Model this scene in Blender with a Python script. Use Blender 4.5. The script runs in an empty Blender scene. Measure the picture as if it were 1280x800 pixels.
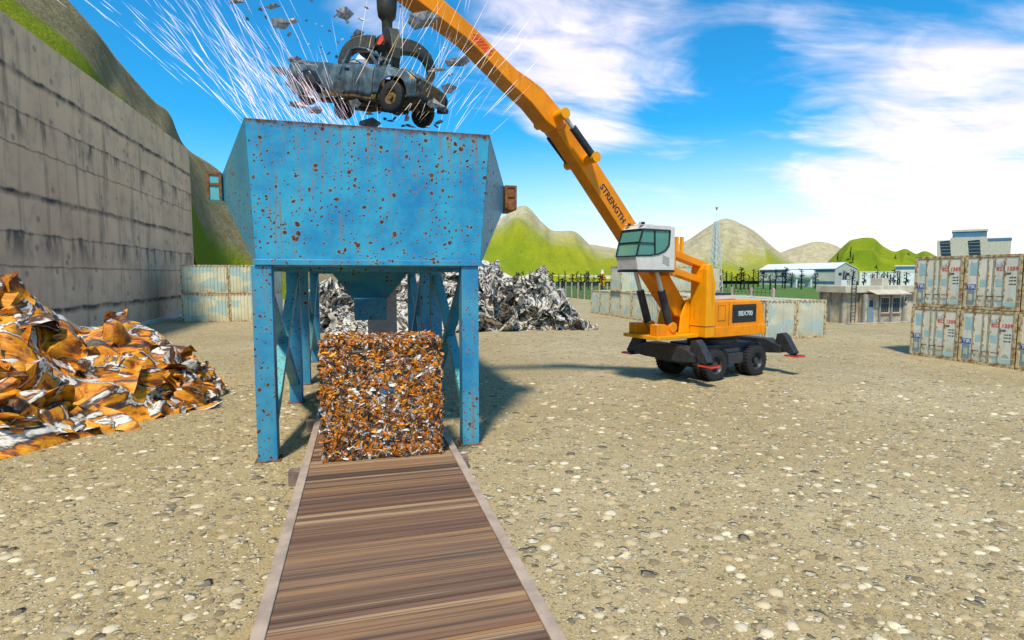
import bpy, math, random
from mathutils import Vector, Matrix, noise
R = math.radians
random.seed(7)
S = bpy.context.scene
COL = S.collection

# ------------------------------------------------------------------ camera
FPX, CAMH = 693.0, 4.2
PITCH, YAW = math.atan(55/693), math.atan(192/math.hypot(693, 55))
FW = Vector((math.sin(YAW)*math.cos(PITCH), math.cos(YAW)*math.cos(PITCH), -math.sin(PITCH)))
RT = Vector((math.cos(YAW), -math.sin(YAW), 0))
UP = RT.cross(FW)
CAM = Vector((0, 0, CAMH))
def ray(x, y): return RT*((x-640)/FPX) + UP*((400-y)/FPX) + FW
def at(x, y, D): return CAM + ray(x, y)*D
def atx(x, y, X): v = ray(x, y); return CAM + v*(X/v.x)
def aty(x, y, Y): v = ray(x, y); return CAM + v*(Y/v.y)
cd = bpy.data.cameras.new('camera'); cam = bpy.data.objects.new('camera', cd); COL.objects.link(cam)
cam.location = CAM; cam.rotation_euler = (R(90)-PITCH, 0, -YAW)
cd.sensor_fit = 'HORIZONTAL'; cd.sensor_width = 36; cd.lens = 36*FPX/1280; cd.clip_end = 6000; cd.clip_start = .05
S.camera = cam

# ------------------------------------------------------------------ mesh helper
class MB:
    def __init__(s): s.v = []; s.f = []; s.c = []; s.cur = None
    def add(s, vs, fs):
        o = len(s.v); s.v += [tuple(p) for p in vs]
        for f in fs: s.f.append(tuple(i+o for i in f)); s.c.append(s.cur)
        return s
    def box(s, x0, x1, y0, y1, z0, z1, M=None):
        vs = [Vector(p) for p in ((x0,y0,z0),(x1,y0,z0),(x1,y1,z0),(x0,y1,z0),(x0,y0,z1),(x1,y0,z1),(x1,y1,z1),(x0,y1,z1))]
        if M: vs = [M @ p for p in vs]
        return s.add(vs, [(0,3,2,1),(4,5,6,7),(0,1,5,4),(1,2,6,5),(2,3,7,6),(3,0,4,7)])
    def prism(s, poly, fn, a, b):      # poly 2D, fn(p,q,t)->point, extruded t=a..b
        n = len(poly); vs = [fn(p, q, a) for p, q in poly] + [fn(p, q, b) for p, q in poly]
        fs = [tuple(range(n))[::-1], tuple(range(n, 2*n))] + [(i, (i+1) % n, n+(i+1) % n, n+i) for i in range(n)]
        return s.add(vs, fs)
    def bar(s, p0, p1, w, h, up=(0,0,1)):   # rectangular bar
        p0 = Vector(p0); p1 = Vector(p1); d = (p1-p0).normalized(); a = d.cross(Vector(up))
        if a.length < 1e-4: a = d.cross(Vector((1,0,0)))
        a.normalize(); b = a.cross(d)
        vs = []
        for p in (p0, p1):
            for i, j in ((-1,-1),(1,-1),(1,1),(-1,1)): vs.append(p + a*(w/2*i) + b*(h/2*j))
        return s.add(vs, [(3,2,1,0),(4,5,6,7),(0,1,5,4),(1,2,6,5),(2,3,7,6),(3,0,4,7)])
    def tube(s, p0, p1, r0, r1=None, n=14, caps=True):
        r1 = r0 if r1 is None else r1
        p0 = Vector(p0); p1 = Vector(p1); d = (p1-p0).normalized()
        a = d.orthogonal().normalized(); b = d.cross(a); vs = []
        for p, r in ((p0, r0), (p1, r1)):
            for k in range(n): t = 2*math.pi*k/n; vs.append(p + (a*math.cos(t)+b*math.sin(t))*r)
        fs = [(k, (k+1) % n, n+(k+1) % n, n+k) for k in range(n)]
        if caps: fs += [tuple(range(n))[::-1], tuple(range(n, 2*n))]
        return s.add(vs, fs)
    def lathe(s, prof, o, ax, n=28):        # prof [(r, along)]
        o = Vector(o); d = Vector(ax).normalized(); a = d.orthogonal().normalized(); b = d.cross(a); vs = []
        for r, h in prof:
            for k in range(n): t = 2*math.pi*k/n; vs.append(o + d*h + (a*math.cos(t)+b*math.sin(t))*max(r, 1e-4))
        fs = []
        for i in range(len(prof)-1):
            for k in range(n): fs.append((i*n+k, i*n+(k+1) % n, (i+1)*n+(k+1) % n, (i+1)*n+k))
        return s.add(vs, fs)
    def sweep(s, path, ws, hs, side):       # rectangular section, 'side' axis fixed
        side = Vector(side).normalized(); m = len(path); vs = []
        for i, p in enumerate(path):
            p = Vector(p); t = (Vector(path[min(i+1, m-1)]) - Vector(path[max(i-1, 0)])).normalized(); nrm = side.cross(t).normalized()
            for a, b in ((-1,-1),(1,-1),(1,1),(-1,1)): vs.append(p + side*(ws[i]/2*a) + nrm*(hs[i]/2*b))
        fs = [(3,2,1,0), tuple(4*(m-1)+k for k in range(4))]
        for i in range(m-1):
            for k in range(4): fs.append((4*i+k, 4*i+(k+1) % 4, 4*i+4+(k+1) % 4, 4*i+4+k))
        return s.add(vs, fs)
    def grid(s, P):                          # P[i][j]
        n, m = len(P), len(P[0]); vs = [p for row in P for p in row]
        return s.add(vs, [(i*m+j, i*m+j+1, (i+1)*m+j+1, (i+1)*m+j) for i in range(n-1) for j in range(m-1)])
    def build(s, name, mat, parent=None, smooth=False, bevel=0, fix=True):
        me = bpy.data.meshes.new(name); me.from_pydata(s.v, [], s.f); me.update()
        if fix:
            import bmesh
            bm = bmesh.new(); bm.from_mesh(me); bmesh.ops.recalc_face_normals(bm, faces=bm.faces); bm.to_mesh(me); bm.free()
        if s.c and s.c[0] is not None:
            ca = me.color_attributes.new('Col', 'FLOAT_COLOR', 'CORNER'); buf = []
            for p in me.polygons:
                c = s.c[p.index]; buf += [c[0], c[1], c[2], 1.0]*p.loop_total
            ca.data.foreach_set('color', buf)
        if smooth:
            me.polygons.foreach_set('use_smooth', [True]*len(me.polygons))
        me.materials.append(mat)
        o = bpy.data.objects.new(name, me); COL.objects.link(o)
        if parent: o.parent = parent
        if bevel:
            b = o.modifiers.new('bevel', 'BEVEL'); b.width = bevel; b.segments = 2; b.limit_method = 'ANGLE'; b.angle_limit = R(35)
        if smooth == 'auto':
            me.set_sharp_from_angle(angle=R(38))
        return o

def tag(o, label=None, cat=None, group=None, kind=None):
    for k, v in (('label', label), ('category', cat), ('group', group), ('kind', kind)):
        if v: o[k] = v
    return o
def empty(name, loc=(0,0,0), rz=0, **kw):
    o = bpy.data.objects.new(name, None); COL.objects.link(o); o.location = loc; o.rotation_euler = (0,0,rz)
    o.empty_display_size = .2
    return tag(o, **kw)
def copy_tree(o, parent=None):
    c = o.copy(); COL.objects.link(c)
    if parent: c.parent = parent
    for ch in list(o.children): copy_tree(ch, c)
    return c
def text_mesh(name, body, size, M, mat, parent, depth=.004, align='CENTER'):
    cu = bpy.data.curves.new(name, 'FONT'); cu.body = body; cu.size = size; cu.extrude = depth; cu.align_x = align; cu.align_y = 'CENTER'; cu.offset = size*.022
    t = bpy.data.objects.new(name, cu); COL.objects.link(t)
    me = bpy.data.meshes.new_from_object(t); bpy.data.objects.remove(t); me.transform(M); me.materials.clear(); me.materials.append(mat)
    o = bpy.data.objects.new(name, me); COL.objects.link(o); o.parent = parent
    return o
def basis(xd, upd, loc):
    x = Vector(xd).normalized(); y = Vector(upd).normalized(); z = x.cross(y)
    return Matrix(((x.x,y.x,z.x,loc[0]),(x.y,y.y,z.y,loc[1]),(x.z,y.z,z.z,loc[2]),(0,0,0,1)))

# ------------------------------------------------------------------ node helper
class NT:
    def __init__(s, tree): s.t = tree; s.n = tree.nodes; s.l = tree.links
    def new(s, typ, **kw):
        nd = s.n.new(typ)
        for k, v in kw.items(): setattr(nd, k, v)
        return nd
    def link(s, a, b): s.l.new(a, b)
    def val(s, inp, v):
        if hasattr(v, 'is_output'): s.l.new(v, inp)
        elif v is not None: inp.default_value = v
    def math(s, op, a, b=None, c=None, clamp=False):
        nd = s.new('ShaderNodeMath', operation=op, use_clamp=clamp); s.val(nd.inputs[0], a)
        if b is not None: s.val(nd.inputs[1], b)
        if c is not None: s.val(nd.inputs[2], c)
        return nd.outputs[0]
    def ramp(s, v, a, b, lo=0., hi=1., smooth=True):
        nd = s.new('ShaderNodeMapRange', interpolation_type='SMOOTHSTEP' if smooth else 'LINEAR', clamp=True)
        s.val(nd.inputs['Value'], v); nd.inputs['From Min'].default_value = a; nd.inputs['From Max'].default_value = b
        nd.inputs['To Min'].default_value = lo; nd.inputs['To Max'].default_value = hi
        return nd.outputs['Result']
    def mix(s, fac, a, b, mode='MIX'):
        nd = s.new('ShaderNodeMix', data_type='RGBA', blend_type=mode); s.val(nd.inputs[0], fac)
        for i, c in ((6, a), (7, b)):
            if hasattr(c, 'is_output'): s.l.new(c, nd.inputs[i])
            else: nd.inputs[i].default_value = (c[0], c[1], c[2], 1)
        return nd.outputs[2]
    def noise(s, vec, scale, detail=4, rough=.55, dist=0, dim='3D'):
        nd = s.new('ShaderNodeTexNoise', noise_dimensions=dim); nd.inputs['Scale'].default_value = scale; nd.inputs['Detail'].default_value = detail
        nd.inputs['Roughness'].default_value = rough; nd.inputs['Distortion'].default_value = dist
        if vec is not None: s.l.new(vec, nd.inputs['Vector'])
        return nd.outputs['Fac']
    def voro(s, vec, scale, feature='F1', rand=1):
        nd = s.new('ShaderNodeTexVoronoi', feature=feature); nd.inputs['Scale'].default_value = scale; nd.inputs['Randomness'].default_value = rand
        if vec is not None: s.l.new(vec, nd.inputs['Vector'])
        return nd
    def scale(s, vec, sc, loc=(0,0,0)):
        nd = s.new('ShaderNodeMapping'); nd.inputs['Scale'].default_value = sc; nd.inputs['Location'].default_value = loc
        s.l.new(vec, nd.inputs['Vector']); return nd.outputs[0]
    def vadd(s, a, b):
        nd = s.new('ShaderNodeVectorMath', operation='ADD'); s.val(nd.inputs[0], a); s.val(nd.inputs[1], b); return nd.outputs[0]
    def bump(s, h, strength=.3, dist=.02):
        nd = s.new('ShaderNodeBump'); nd.inputs['Strength'].default_value = strength; nd.inputs['Distance'].default_value = dist
        s.l.new(h, nd.inputs['Height']); return nd.outputs[0]

def material(name, coords='Object'):
    m = bpy.data.materials.new(name); m.use_nodes = True; t = NT(m.node_tree); b = t.n['Principled BSDF']
    tc = t.new('ShaderNodeTexCoord')
    return m, t, b, tc.outputs[coords]
def world_pos(t): return t.new('ShaderNodeNewGeometry').outputs['Position']
def plain(name, col, rough=.6, metal=0., var=.15, scale=6., bump=0., spec=.5):
    m, t, b, v = material(name)
    f = t.noise(v, scale, 5, .6)
    lo = tuple(c*(1-var) for c in col); hi = tuple(min(c*(1+var), 1) for c in col)
    t.link(t.mix(t.ramp(f, .3, .7), lo, hi), b.inputs['Base Color'])
    b.inputs['Metallic'].default_value = metal
    t.link(t.ramp(t.noise(v, scale*2.3, 3), .3, .7, max(rough-.1, .03), min(rough+.1, 1)), b.inputs['Roughness'])
    b.inputs['Specular IOR Level'].default_value = spec
    if bump: t.link(t.bump(f, bump, .02), b.inputs['Normal'])
    return m

def rusty_paint(name, base, light, spot_scale=2.6, streak_top=None, amount=1., rim=None):
    m, t, b, v = material(name)
    big = t.noise(v, .75, 6, .66); fine = t.noise(v, 9, 5, .65)
    col = t.mix(t.ramp(big, .3, .7), base, light)
    col = t.mix(t.ramp(fine, .45, .8, 0, .25), col, (light[0]*1.3+.03, light[1]*1.1, light[2]))
    wob = t.new('ShaderNodeTexNoise'); wob.inputs['Scale'].default_value = 7; t.link(v, wob.inputs['Vector'])
    vw = t.new('ShaderNodeVectorMath', operation='MULTIPLY_ADD'); t.link(wob.outputs['Color'], vw.inputs[0]); vw.inputs[1].default_value = (.11,.11,.11); t.link(v, vw.inputs[2])
    total = None; halo = None
    for sc, r0, r1 in ((spot_scale*1.7, -.10, .205), (spot_scale*3.2, -.17, .31), (spot_scale*6, -.24, .34)):
        vo = t.voro(vw.outputs[0], sc)
        sep = t.new('ShaderNodeSeparateColor'); t.link(vo.outputs['Color'], sep.inputs[0])
        dens = t.math('MULTIPLY', t.ramp(t.noise(v, .8, 3), .30, .60, .45, 1.05), amount)
        rad = t.math('MULTIPLY', t.ramp(sep.outputs[0], .0, 1, r0, r1, False), dens)
        d = t.math('SUBTRACT', rad, vo.outputs['Distance'])
        k = t.ramp(d, -.015, .035); h = t.ramp(d, -.11, .02)
        total = k if total is None else t.math('MAXIMUM', total, k); halo = h if halo is None else t.math('MAXIMUM', halo, h)
    # runs of rust below the spots
    vs = t.scale(v, (8, 8, .3)); st = t.noise(vs, 1., 5, .7); patch = t.ramp(t.noise(v, .7, 3), .40, .62)
    run = t.math('MULTIPLY', t.ramp(st, .53, .68), patch)
    if streak_top is not None:
        sp = t.new('ShaderNodeSeparateXYZ'); t.link(v, sp.inputs[0])
        topm = t.ramp(sp.outputs[2], streak_top-1.6, streak_top, 0, 1, False)
        run = t.math('MAXIMUM', run, t.math('MULTIPLY', t.ramp(st, .50, .62), topm))
        edge = t.ramp(t.math('ADD', sp.outputs[2], t.math('MULTIPLY', t.noise(v, 5, 4, .7), .35)), streak_top+.02, streak_top+.16)
        total = t.math('MAXIMUM', total, t.math('MULTIPLY', edge, .9))
    col = t.mix(t.math('MULTIPLY', run, .8), col, (.24,.125,.05))
    col = t.mix(t.math('MULTIPLY', halo, .6), col, (.32,.17,.06))
    rustc = t.mix(t.ramp(fine, .35, .65), (.035,.014,.007), (.17,.06,.017))
    col = t.mix(total, col, rustc)
    t.link(col, b.inputs['Base Color'])
    t.link(t.ramp(total, 0, 1, .42, .95), b.inputs['Roughness'])
    t.link(t.bump(t.math('ADD', t.math('MULTIPLY', total, .6), t.math('MULTIPLY', fine, .25)), .35, .015), b.inputs['Normal'])
    return m

def piece_mat(name, rough=.45, metal=.25, scale=7., grime=.5):
    m, t, b, v = material(name)
    a = t.new('ShaderNodeVertexColor', layer_name='Col').outputs['Color']
    f = t.noise(v, scale, 5, .65, .6)
    g = t.mix(t.math('MULTIPLY', t.ramp(f, .52, .72), grime), a, (.05,.035,.025))
    t.link(g, b.inputs['Base Color']); b.inputs['Metallic'].default_value = metal; b.inputs['Roughness'].default_value = rough
    t.link(t.bump(f, .4, .03), b.inputs['Normal'])
    return m

M = {}
M['blue'] = rusty_paint('rusty blue paint', (.005,.185,.41), (.06,.34,.47), 2.6, amount=1.15)
M['blue_front'] = rusty_paint('rusty blue panel paint', (.004,.19,.42), (.035,.37,.54), 2.2, streak_top=7.58, amount=1.2)
M['blue_flank'] = rusty_paint('faded blue panel paint', (.03,.22,.34), (.07,.30,.38), 2.5, amount=1.1)
M['brace'] = rusty_paint('sunlit cyan paint', (.08,.40,.46), (.16,.48,.50), 3.2, amount=1.1)  # lighter copy of the blue paint, sunlight on the braces put into the colour
M['rust'] = plain('rust', (.20,.075,.025), .9, 0, .5, 9, .3)
M['orange'] = None
def orange_paint(name, col, var):
    m, t, b, v = material(name)
    f = t.noise(v, 1.3, 6, .65); g = t.noise(v, 14, 5, .7)
    c = t.mix(t.ramp(f, .35, .7), tuple(x*(1-var) for x in col), col)
    c = t.mix(t.math('MULTIPLY', t.ramp(g, .56, .76), .45), c, (.22,.085,.015)); dr = t.noise(t.scale(v, (5,5,.5)), 1., 4, .6); c = t.mix(t.math('MULTIPLY', t.ramp(dr, .55, .75), .4), c, (.30,.11,.015))
    t.link(c, b.inputs['Base Color']); t.link(t.ramp(g, .3, .7, .33, .52), b.inputs['Roughness'])
    b.inputs['Specular IOR Level'].default_value = .25
    return m
M['orange'] = orange_paint('orange machine paint', (.92,.285,.002), .2)
M['amber'] = orange_paint('amber machine paint', (.94,.37,.003), .15)
M['seam'] = plain('dark seam', (.10,.035,.01), .8, 0, .2)
M['black_iron'] = plain('dark grey painted steel', (.030,.032,.036), .55, .1, .35, 5, .1)
M['rubber'] = plain('tyre rubber', (.014,.014,.015), .8, 0, .3, 12, .15)
M['hub'] = plain('grey hub steel', (.055,.058,.062), .5, .4, .3, 9)
M['grab'] = plain('olive black grab steel', (.040,.038,.028), .55, .2, .3, 6, .1)
M['chrome'] = plain('cylinder rod steel', (.62,.60,.57), .45, .3, .04)
M['cab_white'] = plain('off white cab paint', (.62,.58,.52), .45, 0, .08, 3)
M['black'] = plain('black trim', (.012,.013,.015), .5, 0, .2)
M['ink'] = plain('dark lettering', (.02,.02,.025), .6, 0, .1)
M['red'] = plain('signal red paint', (.75,.045,.012), .5, 0, .12)
M['louver'] = plain('grille slate', (.02,.032,.036), .55, .2, .3)
M['pale_ink'] = plain('pale lettering', (.5,.55,.55), .6, 0, .1)
def glass_mat(name, col):
    m, t, b, v = material(name)
    b.inputs['Base Color'].default_value = (*col, 1); b.inputs['Roughness'].default_value = .05
    b.inputs['Transmission Weight'].default_value = .45; b.inputs['IOR'].default_value = 1.3
    t.link(t.ramp(t.noise(v, 3, 4), .3, .8, .03, .16), b.inputs['Roughness'])
    return m
M['glass'] = glass_mat('tinted green glass', (.16,.42,.34))
M['pane'] = glass_mat('dark blue glass', (.03,.06,.09))
M['truck'] = None

# ------------------------------------------------------------------ ground
t_ = lambda sc: .0 if sc > 5 else .24
def ground_mat():
    m, t, b, _ = material('pale gravel'); v = world_pos(t)
    wob = t.new('ShaderNodeTexNoise'); wob.inputs['Scale'].default_value = 3.2; wob.inputs['Detail'].default_value = 4; t.link(v, wob.inputs['Vector'])
    vw = t.new('ShaderNodeVectorMath', operation='MULTIPLY_ADD'); t.link(wob.outputs['Color'], vw.inputs[0]); vw.inputs[1].default_value = (.22,.22,0); t.link(v, vw.inputs[2])
    flat = t.scale(vw.outputs[0], (1,1,0))
    big = t.noise(v, .11, 5, .6); mid = t.noise(v, .9, 5, .6); fine = t.noise(v, 30, 4, .7)
    sand = t.mix(t.ramp(big, .32, .68), (.45,.34,.17), (.60,.485,.28))
    sand = t.mix(t.ramp(mid, .35, .7, 0, .5), sand, (.36,.26,.10))
    sand = t.mix(t.ramp(fine, .35, .7, 0, .7), sand, (.18,.13,.06))
    h = t.math('MULTIPLY', fine, .25); col = sand
    for sc, thr, seed in ((17, .50, 0), (8, .47, 3.3), (3.6, .43, 8.1)):
        vv = t.scale(flat, (1,1,1), (seed, seed*2, 0)); vo = t.voro(vv, sc)
        sep = t.new('ShaderNodeSeparateColor'); t.link(vo.outputs['Color'], sep.inputs[0])
        rad = t.ramp(sep.outputs[1], t_(sc), 1, 0, thr, False)
        d = t.math('SUBTRACT', rad, vo.outputs['Distance'])
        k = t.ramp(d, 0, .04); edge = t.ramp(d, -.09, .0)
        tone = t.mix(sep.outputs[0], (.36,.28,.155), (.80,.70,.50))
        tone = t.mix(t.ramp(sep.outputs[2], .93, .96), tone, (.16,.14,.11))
        col = t.mix(t.math('MULTIPLY', edge, .75), col, (.13,.092,.035))  # dark ring paints a contact shadow round each stone into the colour
        col = t.mix(k, col, t.mix(t.ramp(fine, .3, .7, 0, .35), tone, (.34,.27,.16)))
        h = t.math('ADD', h, t.math('MULTIPLY', t.ramp(d, 0, .18), 6./sc))
    t.link(col, b.inputs['Base Color']); b.inputs['Roughness'].default_value = .92; b.inputs['Specular IOR Level'].default_value = .2
    t.link(t.bump(h, .9, .05), b.inputs['Normal'])
    return m
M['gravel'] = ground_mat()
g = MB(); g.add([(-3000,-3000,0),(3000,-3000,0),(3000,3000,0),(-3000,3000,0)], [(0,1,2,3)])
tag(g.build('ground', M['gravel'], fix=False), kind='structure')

def grass_mat():
    m, t, b, _ = material('field grass'); v = world_pos(t)
    f = t.noise(v, .25, 6, .7); k = t.noise(v, 6, 4, .7)
    c = t.mix(t.ramp(f, .3, .7), (.055,.12,.008), (.11,.20,.012)); c = t.mix(t.ramp(k, .4, .7, 0, .5), c, (.03,.075,.006))
    t.link(c, b.inputs['Base Color']); b.inputs['Roughness'].default_value = .95; t.link(t.bump(k, .6, .2), b.inputs['Normal'])
    return m
M['grass'] = grass_mat()
g = MB(); g.add([(39.8,50,.02),(900,50,.02),(900,900,.02),(39.8,900,.02)], [(0,1,2,3)]); g.add([(-300,118,.02),(39.8,118,.02),(39.8,900,.02),(-300,900,.02)], [(0,1,2,3)])
tag(g.build('field', M['grass'], fix=False), kind='structure')

# loose stones lying on the gravel near the camera
g = MB(); rs = random.Random(3)
tones = [(.46,.35,.19),(.56,.45,.27),(.38,.29,.15),(.66,.56,.38),(.24,.18,.10),(.42,.31,.16),(.40,.32,.19)]
for i in range(15000):
    D = 5.0 + 17*rs.random()**1.5; px = rs.uniform(-60, 1340); p = CAM + (RT*((px-640)/FPX) + Vector((FW.x, FW.y, 0)).normalized())*D
    if -1.5 < p.x < 2.4 and p.y < 26: continue
    r = (.014 + .085*rs.random()**5)*(1 + D*.02); a = rs.uniform(0, 6.28); k = rs.uniform(.6, 1.0); hz = r*rs.uniform(.18, .42)
    c = rs.choice(tones); kk = rs.uniform(.85, 1.12); g.cur = tuple(x*kk for x in c)
    vs = []
    n = 6
    for ring, zz, rr in ((0, 0, 1.0), (1, .65, .82)):
        for q in range(n):
            th = a + 2*math.pi*q/n; jj = r*rr*rs.uniform(.75, 1.15); vs.append((p.x+math.cos(th)*jj, p.y+math.sin(th)*jj*k, hz*zz*rs.uniform(.8, 1.2)))
    vs.append((p.x, p.y, hz))
    g.add(vs, [(q, (q+1) % n, n+(q+1) % n, n+q) for q in range(n)] + [(n+q, n+(q+1) % n, 2*n) for q in range(n)])
M['stone'] = piece_mat('loose stone', .9, 0, 20, .25)
tag(g.build('gravel', M['stone'], smooth=True), kind='stuff', label='loose pale stones scattered over the gravel yard', cat='gravel')

# ------------------------------------------------------------------ concrete wall
def wall_mat():
    m, t, b, _ = material('shuttered concrete'); v = world_pos(t)
    sp = t.new('ShaderNodeSeparateXYZ'); t.link(v, sp.inputs[0]); z = sp.outputs[2]; y = sp.outputs[1]
    big = t.noise(v, .14, 5, .6); mid = t.noise(v, .9, 6, .65); fine = t.noise(v, 9, 4, .7)
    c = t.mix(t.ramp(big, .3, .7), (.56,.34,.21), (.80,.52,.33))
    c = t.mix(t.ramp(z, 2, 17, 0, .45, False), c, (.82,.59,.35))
    c = t.mix(t.ramp(mid, .45, .75, 0, .55), c, (.30,.235,.185))
    drip = t.noise(t.scale(v, (1.2, 1.2, .10)), 1., 5, .65)
    c = t.mix(t.math('MULTIPLY', t.ramp(drip, .50, .70), .65), c, (.19,.135,.09))
    zn = t.math('ADD', z, t.math('MULTIPLY', t.math('SUBTRACT', t.noise(v, .6, 4, .7), .5), .45))
    def band(zc, wid, drop, amt, colr, patchy):
        nonlocal c
        up = t.ramp(zn, zc, zc+wid, 1, 0); lo = t.ramp(zn, zc-drop, zc, 0, 1)
        k = t.math('MULTIPLY', up, lo)
        pn = t.noise(t.scale(v, (.5,.5,.15)), 1., 4, .7)
        k = t.math('MULTIPLY', k, t.ramp(pn, .5-patchy, .62, .0 if patchy < .12 else .25, 1))
        c = t.mix(t.math('MULTIPLY', k, amt), c, colr)
    for o in (0, -6.75, -13.5):
        band(15.6+o, .20, .42, 1., (.035,.03,.03), .2); band(13.4+o, .14, 2.2, .9, (.07,.058,.05), .04); band(13.4+o, .08, .18, .8, (.08,.06,.05), .2); band(11.5+o, .07, .14, .9, (.20,.115,.06), .25)
    seam = t.math('PINGPONG', t.math('ADD', y, 1.3), 2.6); c = t.mix(t.ramp(seam, .02, .07, .25, 0), c, (.15,.13,.11))
    holes = t.voro(t.scale(v, (0,1,1)), .75); c = t.mix(t.ramp(holes.outputs['Distance'], .09, .2, .55, 0), c, (.13,.11,.10))
    t.link(c, b.inputs['Base Color']); b.inputs['Roughness'].default_value = .9
    t.link(t.bump(t.math('ADD', t.math('MULTIPLY', fine, .4), mid), .4, .05), b.inputs['Normal'])
    return m
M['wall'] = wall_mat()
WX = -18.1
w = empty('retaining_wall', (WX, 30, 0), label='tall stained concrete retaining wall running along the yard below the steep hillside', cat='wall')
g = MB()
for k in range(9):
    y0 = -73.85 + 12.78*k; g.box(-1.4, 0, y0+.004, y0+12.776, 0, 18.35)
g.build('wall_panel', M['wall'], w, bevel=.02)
g = MB(); g.box(.003, .35, -44, 41.2, 0, .28); g.build('footing', plain('pale concrete', (.56,.52,.46), .9, 0, .15, 4, .2), w, bevel=.02)

# ------------------------------------------------------------------ hills
def hill_mat(name, rock_a, rock_b, gr_a, gr_b, lo=.36, hi=.66, q=1.):
    m, t, b, v = material(name)
    a = t.new('ShaderNodeVertexColor', layer_name='Col').outputs['Color']
    sep = t.new('ShaderNodeSeparateColor'); t.link(a, sep.inputs[0])
    p = world_pos(t)
    n1 = t.noise(t.scale(p, (1,1,.45)), .05*q, 6, .62); n2 = t.noise(p, .35*q, 5, .65, .8); n3 = t.noise(p, 1.6*q, 5, .7)
    k = t.math('ADD', sep.outputs[0], t.math('MULTIPLY', t.math('SUBTRACT', n1, .5), .75))
    rock = t.mix(t.ramp(n2, .3, .7), rock_a, rock_b)
    strata = t.noise(t.scale(p, (.12,.12,.55)), 1.3, 5, .7, 1.5); rock = t.mix(t.ramp(strata, .5, .7, 0, .35), rock, tuple(c*.45 for c in rock_a))
    gr = t.mix(t.ramp(n1, .35, .65), gr_a, gr_b); gr = t.mix(t.ramp(n3, .4, .7, 0, .4), gr, tuple(c*.55 for c in gr_a))
    t.link(t.mix(t.ramp(k, lo, hi), rock, gr), b.inputs['Base Color']); b.inputs['Roughness'].default_value = .95; b.inputs['Specular IOR Level'].default_value = .1
    t.link(t.bump(t.math('ADD', t.math('MULTIPLY', n1, 3.), t.math('ADD', n2, n3)), .7, 1.2), b.inputs['Normal'])
    return m
def catmull(P, t):
    n = len(P)-1; x = t*n; i = min(int(x), n-1); f = x-i
    p0, p1, p2, p3 = P[max(i-1, 0)], P[i], P[i+1], P[min(i+2, n)]
    return tuple(.5*((2*b)+(-a+c)*f+(2*a-5*b+4*c-d)*f*f+(-a+3*b-3*c+d)*f**3) for a, b, c, d in zip(p0, p1, p2, p3))
def hill(name, ridge, base, mat, label, gully=.12, freq=.06, power=1.15, back=90, seed=0, nt=130, ns=34, green=lambda s, t: 1-s):
    rp = [tuple(at(*q)) for q in ridge]; bp = [tuple(q) for q in base]
    g = MB(); P = []; cols = []
    for i in range(nt+1):
        t = i/nt; r = Vector(catmull(rp, t)); q = Vector(catmull(bp, t)); row = []; fwd = (r-q); fwd.z = 0; fwd.normalize()
        H = r.z-q.z
        for j in range(ns+1):
            s = j/ns; p = q.lerp(r, s); z = q.z + H*(s**power)
            nv = noise.fractal(Vector((p.x*freq+seed, p.y*freq, s*1.2)), .9, 2.0, 5)
            rv = 1-abs(noise.noise(Vector((t*9+seed*3, s*1.6+seed, 1.7))))*2
            amp = math.sin(math.pi*min(s, .97))
            z += (nv*.6 + rv*.35-.25)*gully*H*amp
            row.append(Vector((p.x, p.y, z))); cols.append((t, s))
        for j in range(1, 9):
            s = j/8; p = r + fwd*back*s; row.append(Vector((p.x, p.y, r.z*(1-s**1.3) - (.5 if j == 8 else 0))))
        P.append(row)
    g.grid(P); m = len(P[0]); fcol = []
    for i in range(nt):
        for j in range(m-1):
            s = min(j/ns, 1); v = green(s, i/nt); fcol.append((v, v, v))
    g.c = fcol
    o = g.build(name, mat, smooth=True); tag(o, kind='structure'); return o
HM1 = hill_mat('grassy hillside', (.30,.24,.11), (.42,.34,.18), (.16,.235,.008), (.31,.33,.012), .30, .62, .8)
HM2 = hill_mat('dry hillside', (.38,.31,.17), (.55,.465,.29), (.20,.255,.012), (.36,.34,.018), .24, .78, .5)
HM3 = hill_mat('rocky hillside', (.22,.175,.085), (.34,.275,.145), (.15,.21,.006), (.26,.30,.010), .44, .58)  # darker rock and grass tones for the steep hill behind the wall
hill('hill', [(-700,-700,34),(-250,-330,46),(85,0,62),(150,78,75),(191,124,88),(212,142,98),(232,183,105),(272,212,118),(330,262,130),(400,318,140),(470,340,150)],
     [(-19.8,-40,15.5),(-19.8,10,16),(-19.7,44,16.8),(-19.7,52,17),(-19.7,60,17.2),(-19.7,68,17.2),(-20,74,13),(-19.5,80,4),(-17,90,-2),(-8,100,-2),(4,108,-2)],
     HM3, '', gully=.10, freq=.05, power=1.25, seed=2, back=60, green=lambda s, t: (1.25-1.35*s if t < .62 else 1.0-1.1*s) )
hill('hill', [(430,338,330),(520,300,320),(590,283,315),(625,272,310),(655,256,305),(677,277,305),(692,288,310),(717,289,315),(732,301,318),(742,309,318),(775,314,320),(830,336,320)],
     [tuple(at(x, 352, 235)) for x in (400,480,560,610,640,665,690,715,740,760,800,860)], HM2, '', gully=.27, freq=.02, power=.85, seed=5, green=lambda s, t: 1.12-.85*s)
hill('hill', [(690,338,390),(712,312,385),(735,305,380),(800,314,385),(850,304,380),(880,286,375),(905,273,370),(926,279,372),(945,290,378),(968,310,380),(995,330,385),(1015,342,390)],
     [tuple(at(x, 351, 290)) for x in (660,700,740,800,850,880,905,930,955,985,1015,1040)], HM2, '', gully=.25, freq=.018, power=.85, seed=9, green=lambda s, t: .78-.85*s + (.25 if t > .75 else 0))
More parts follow.
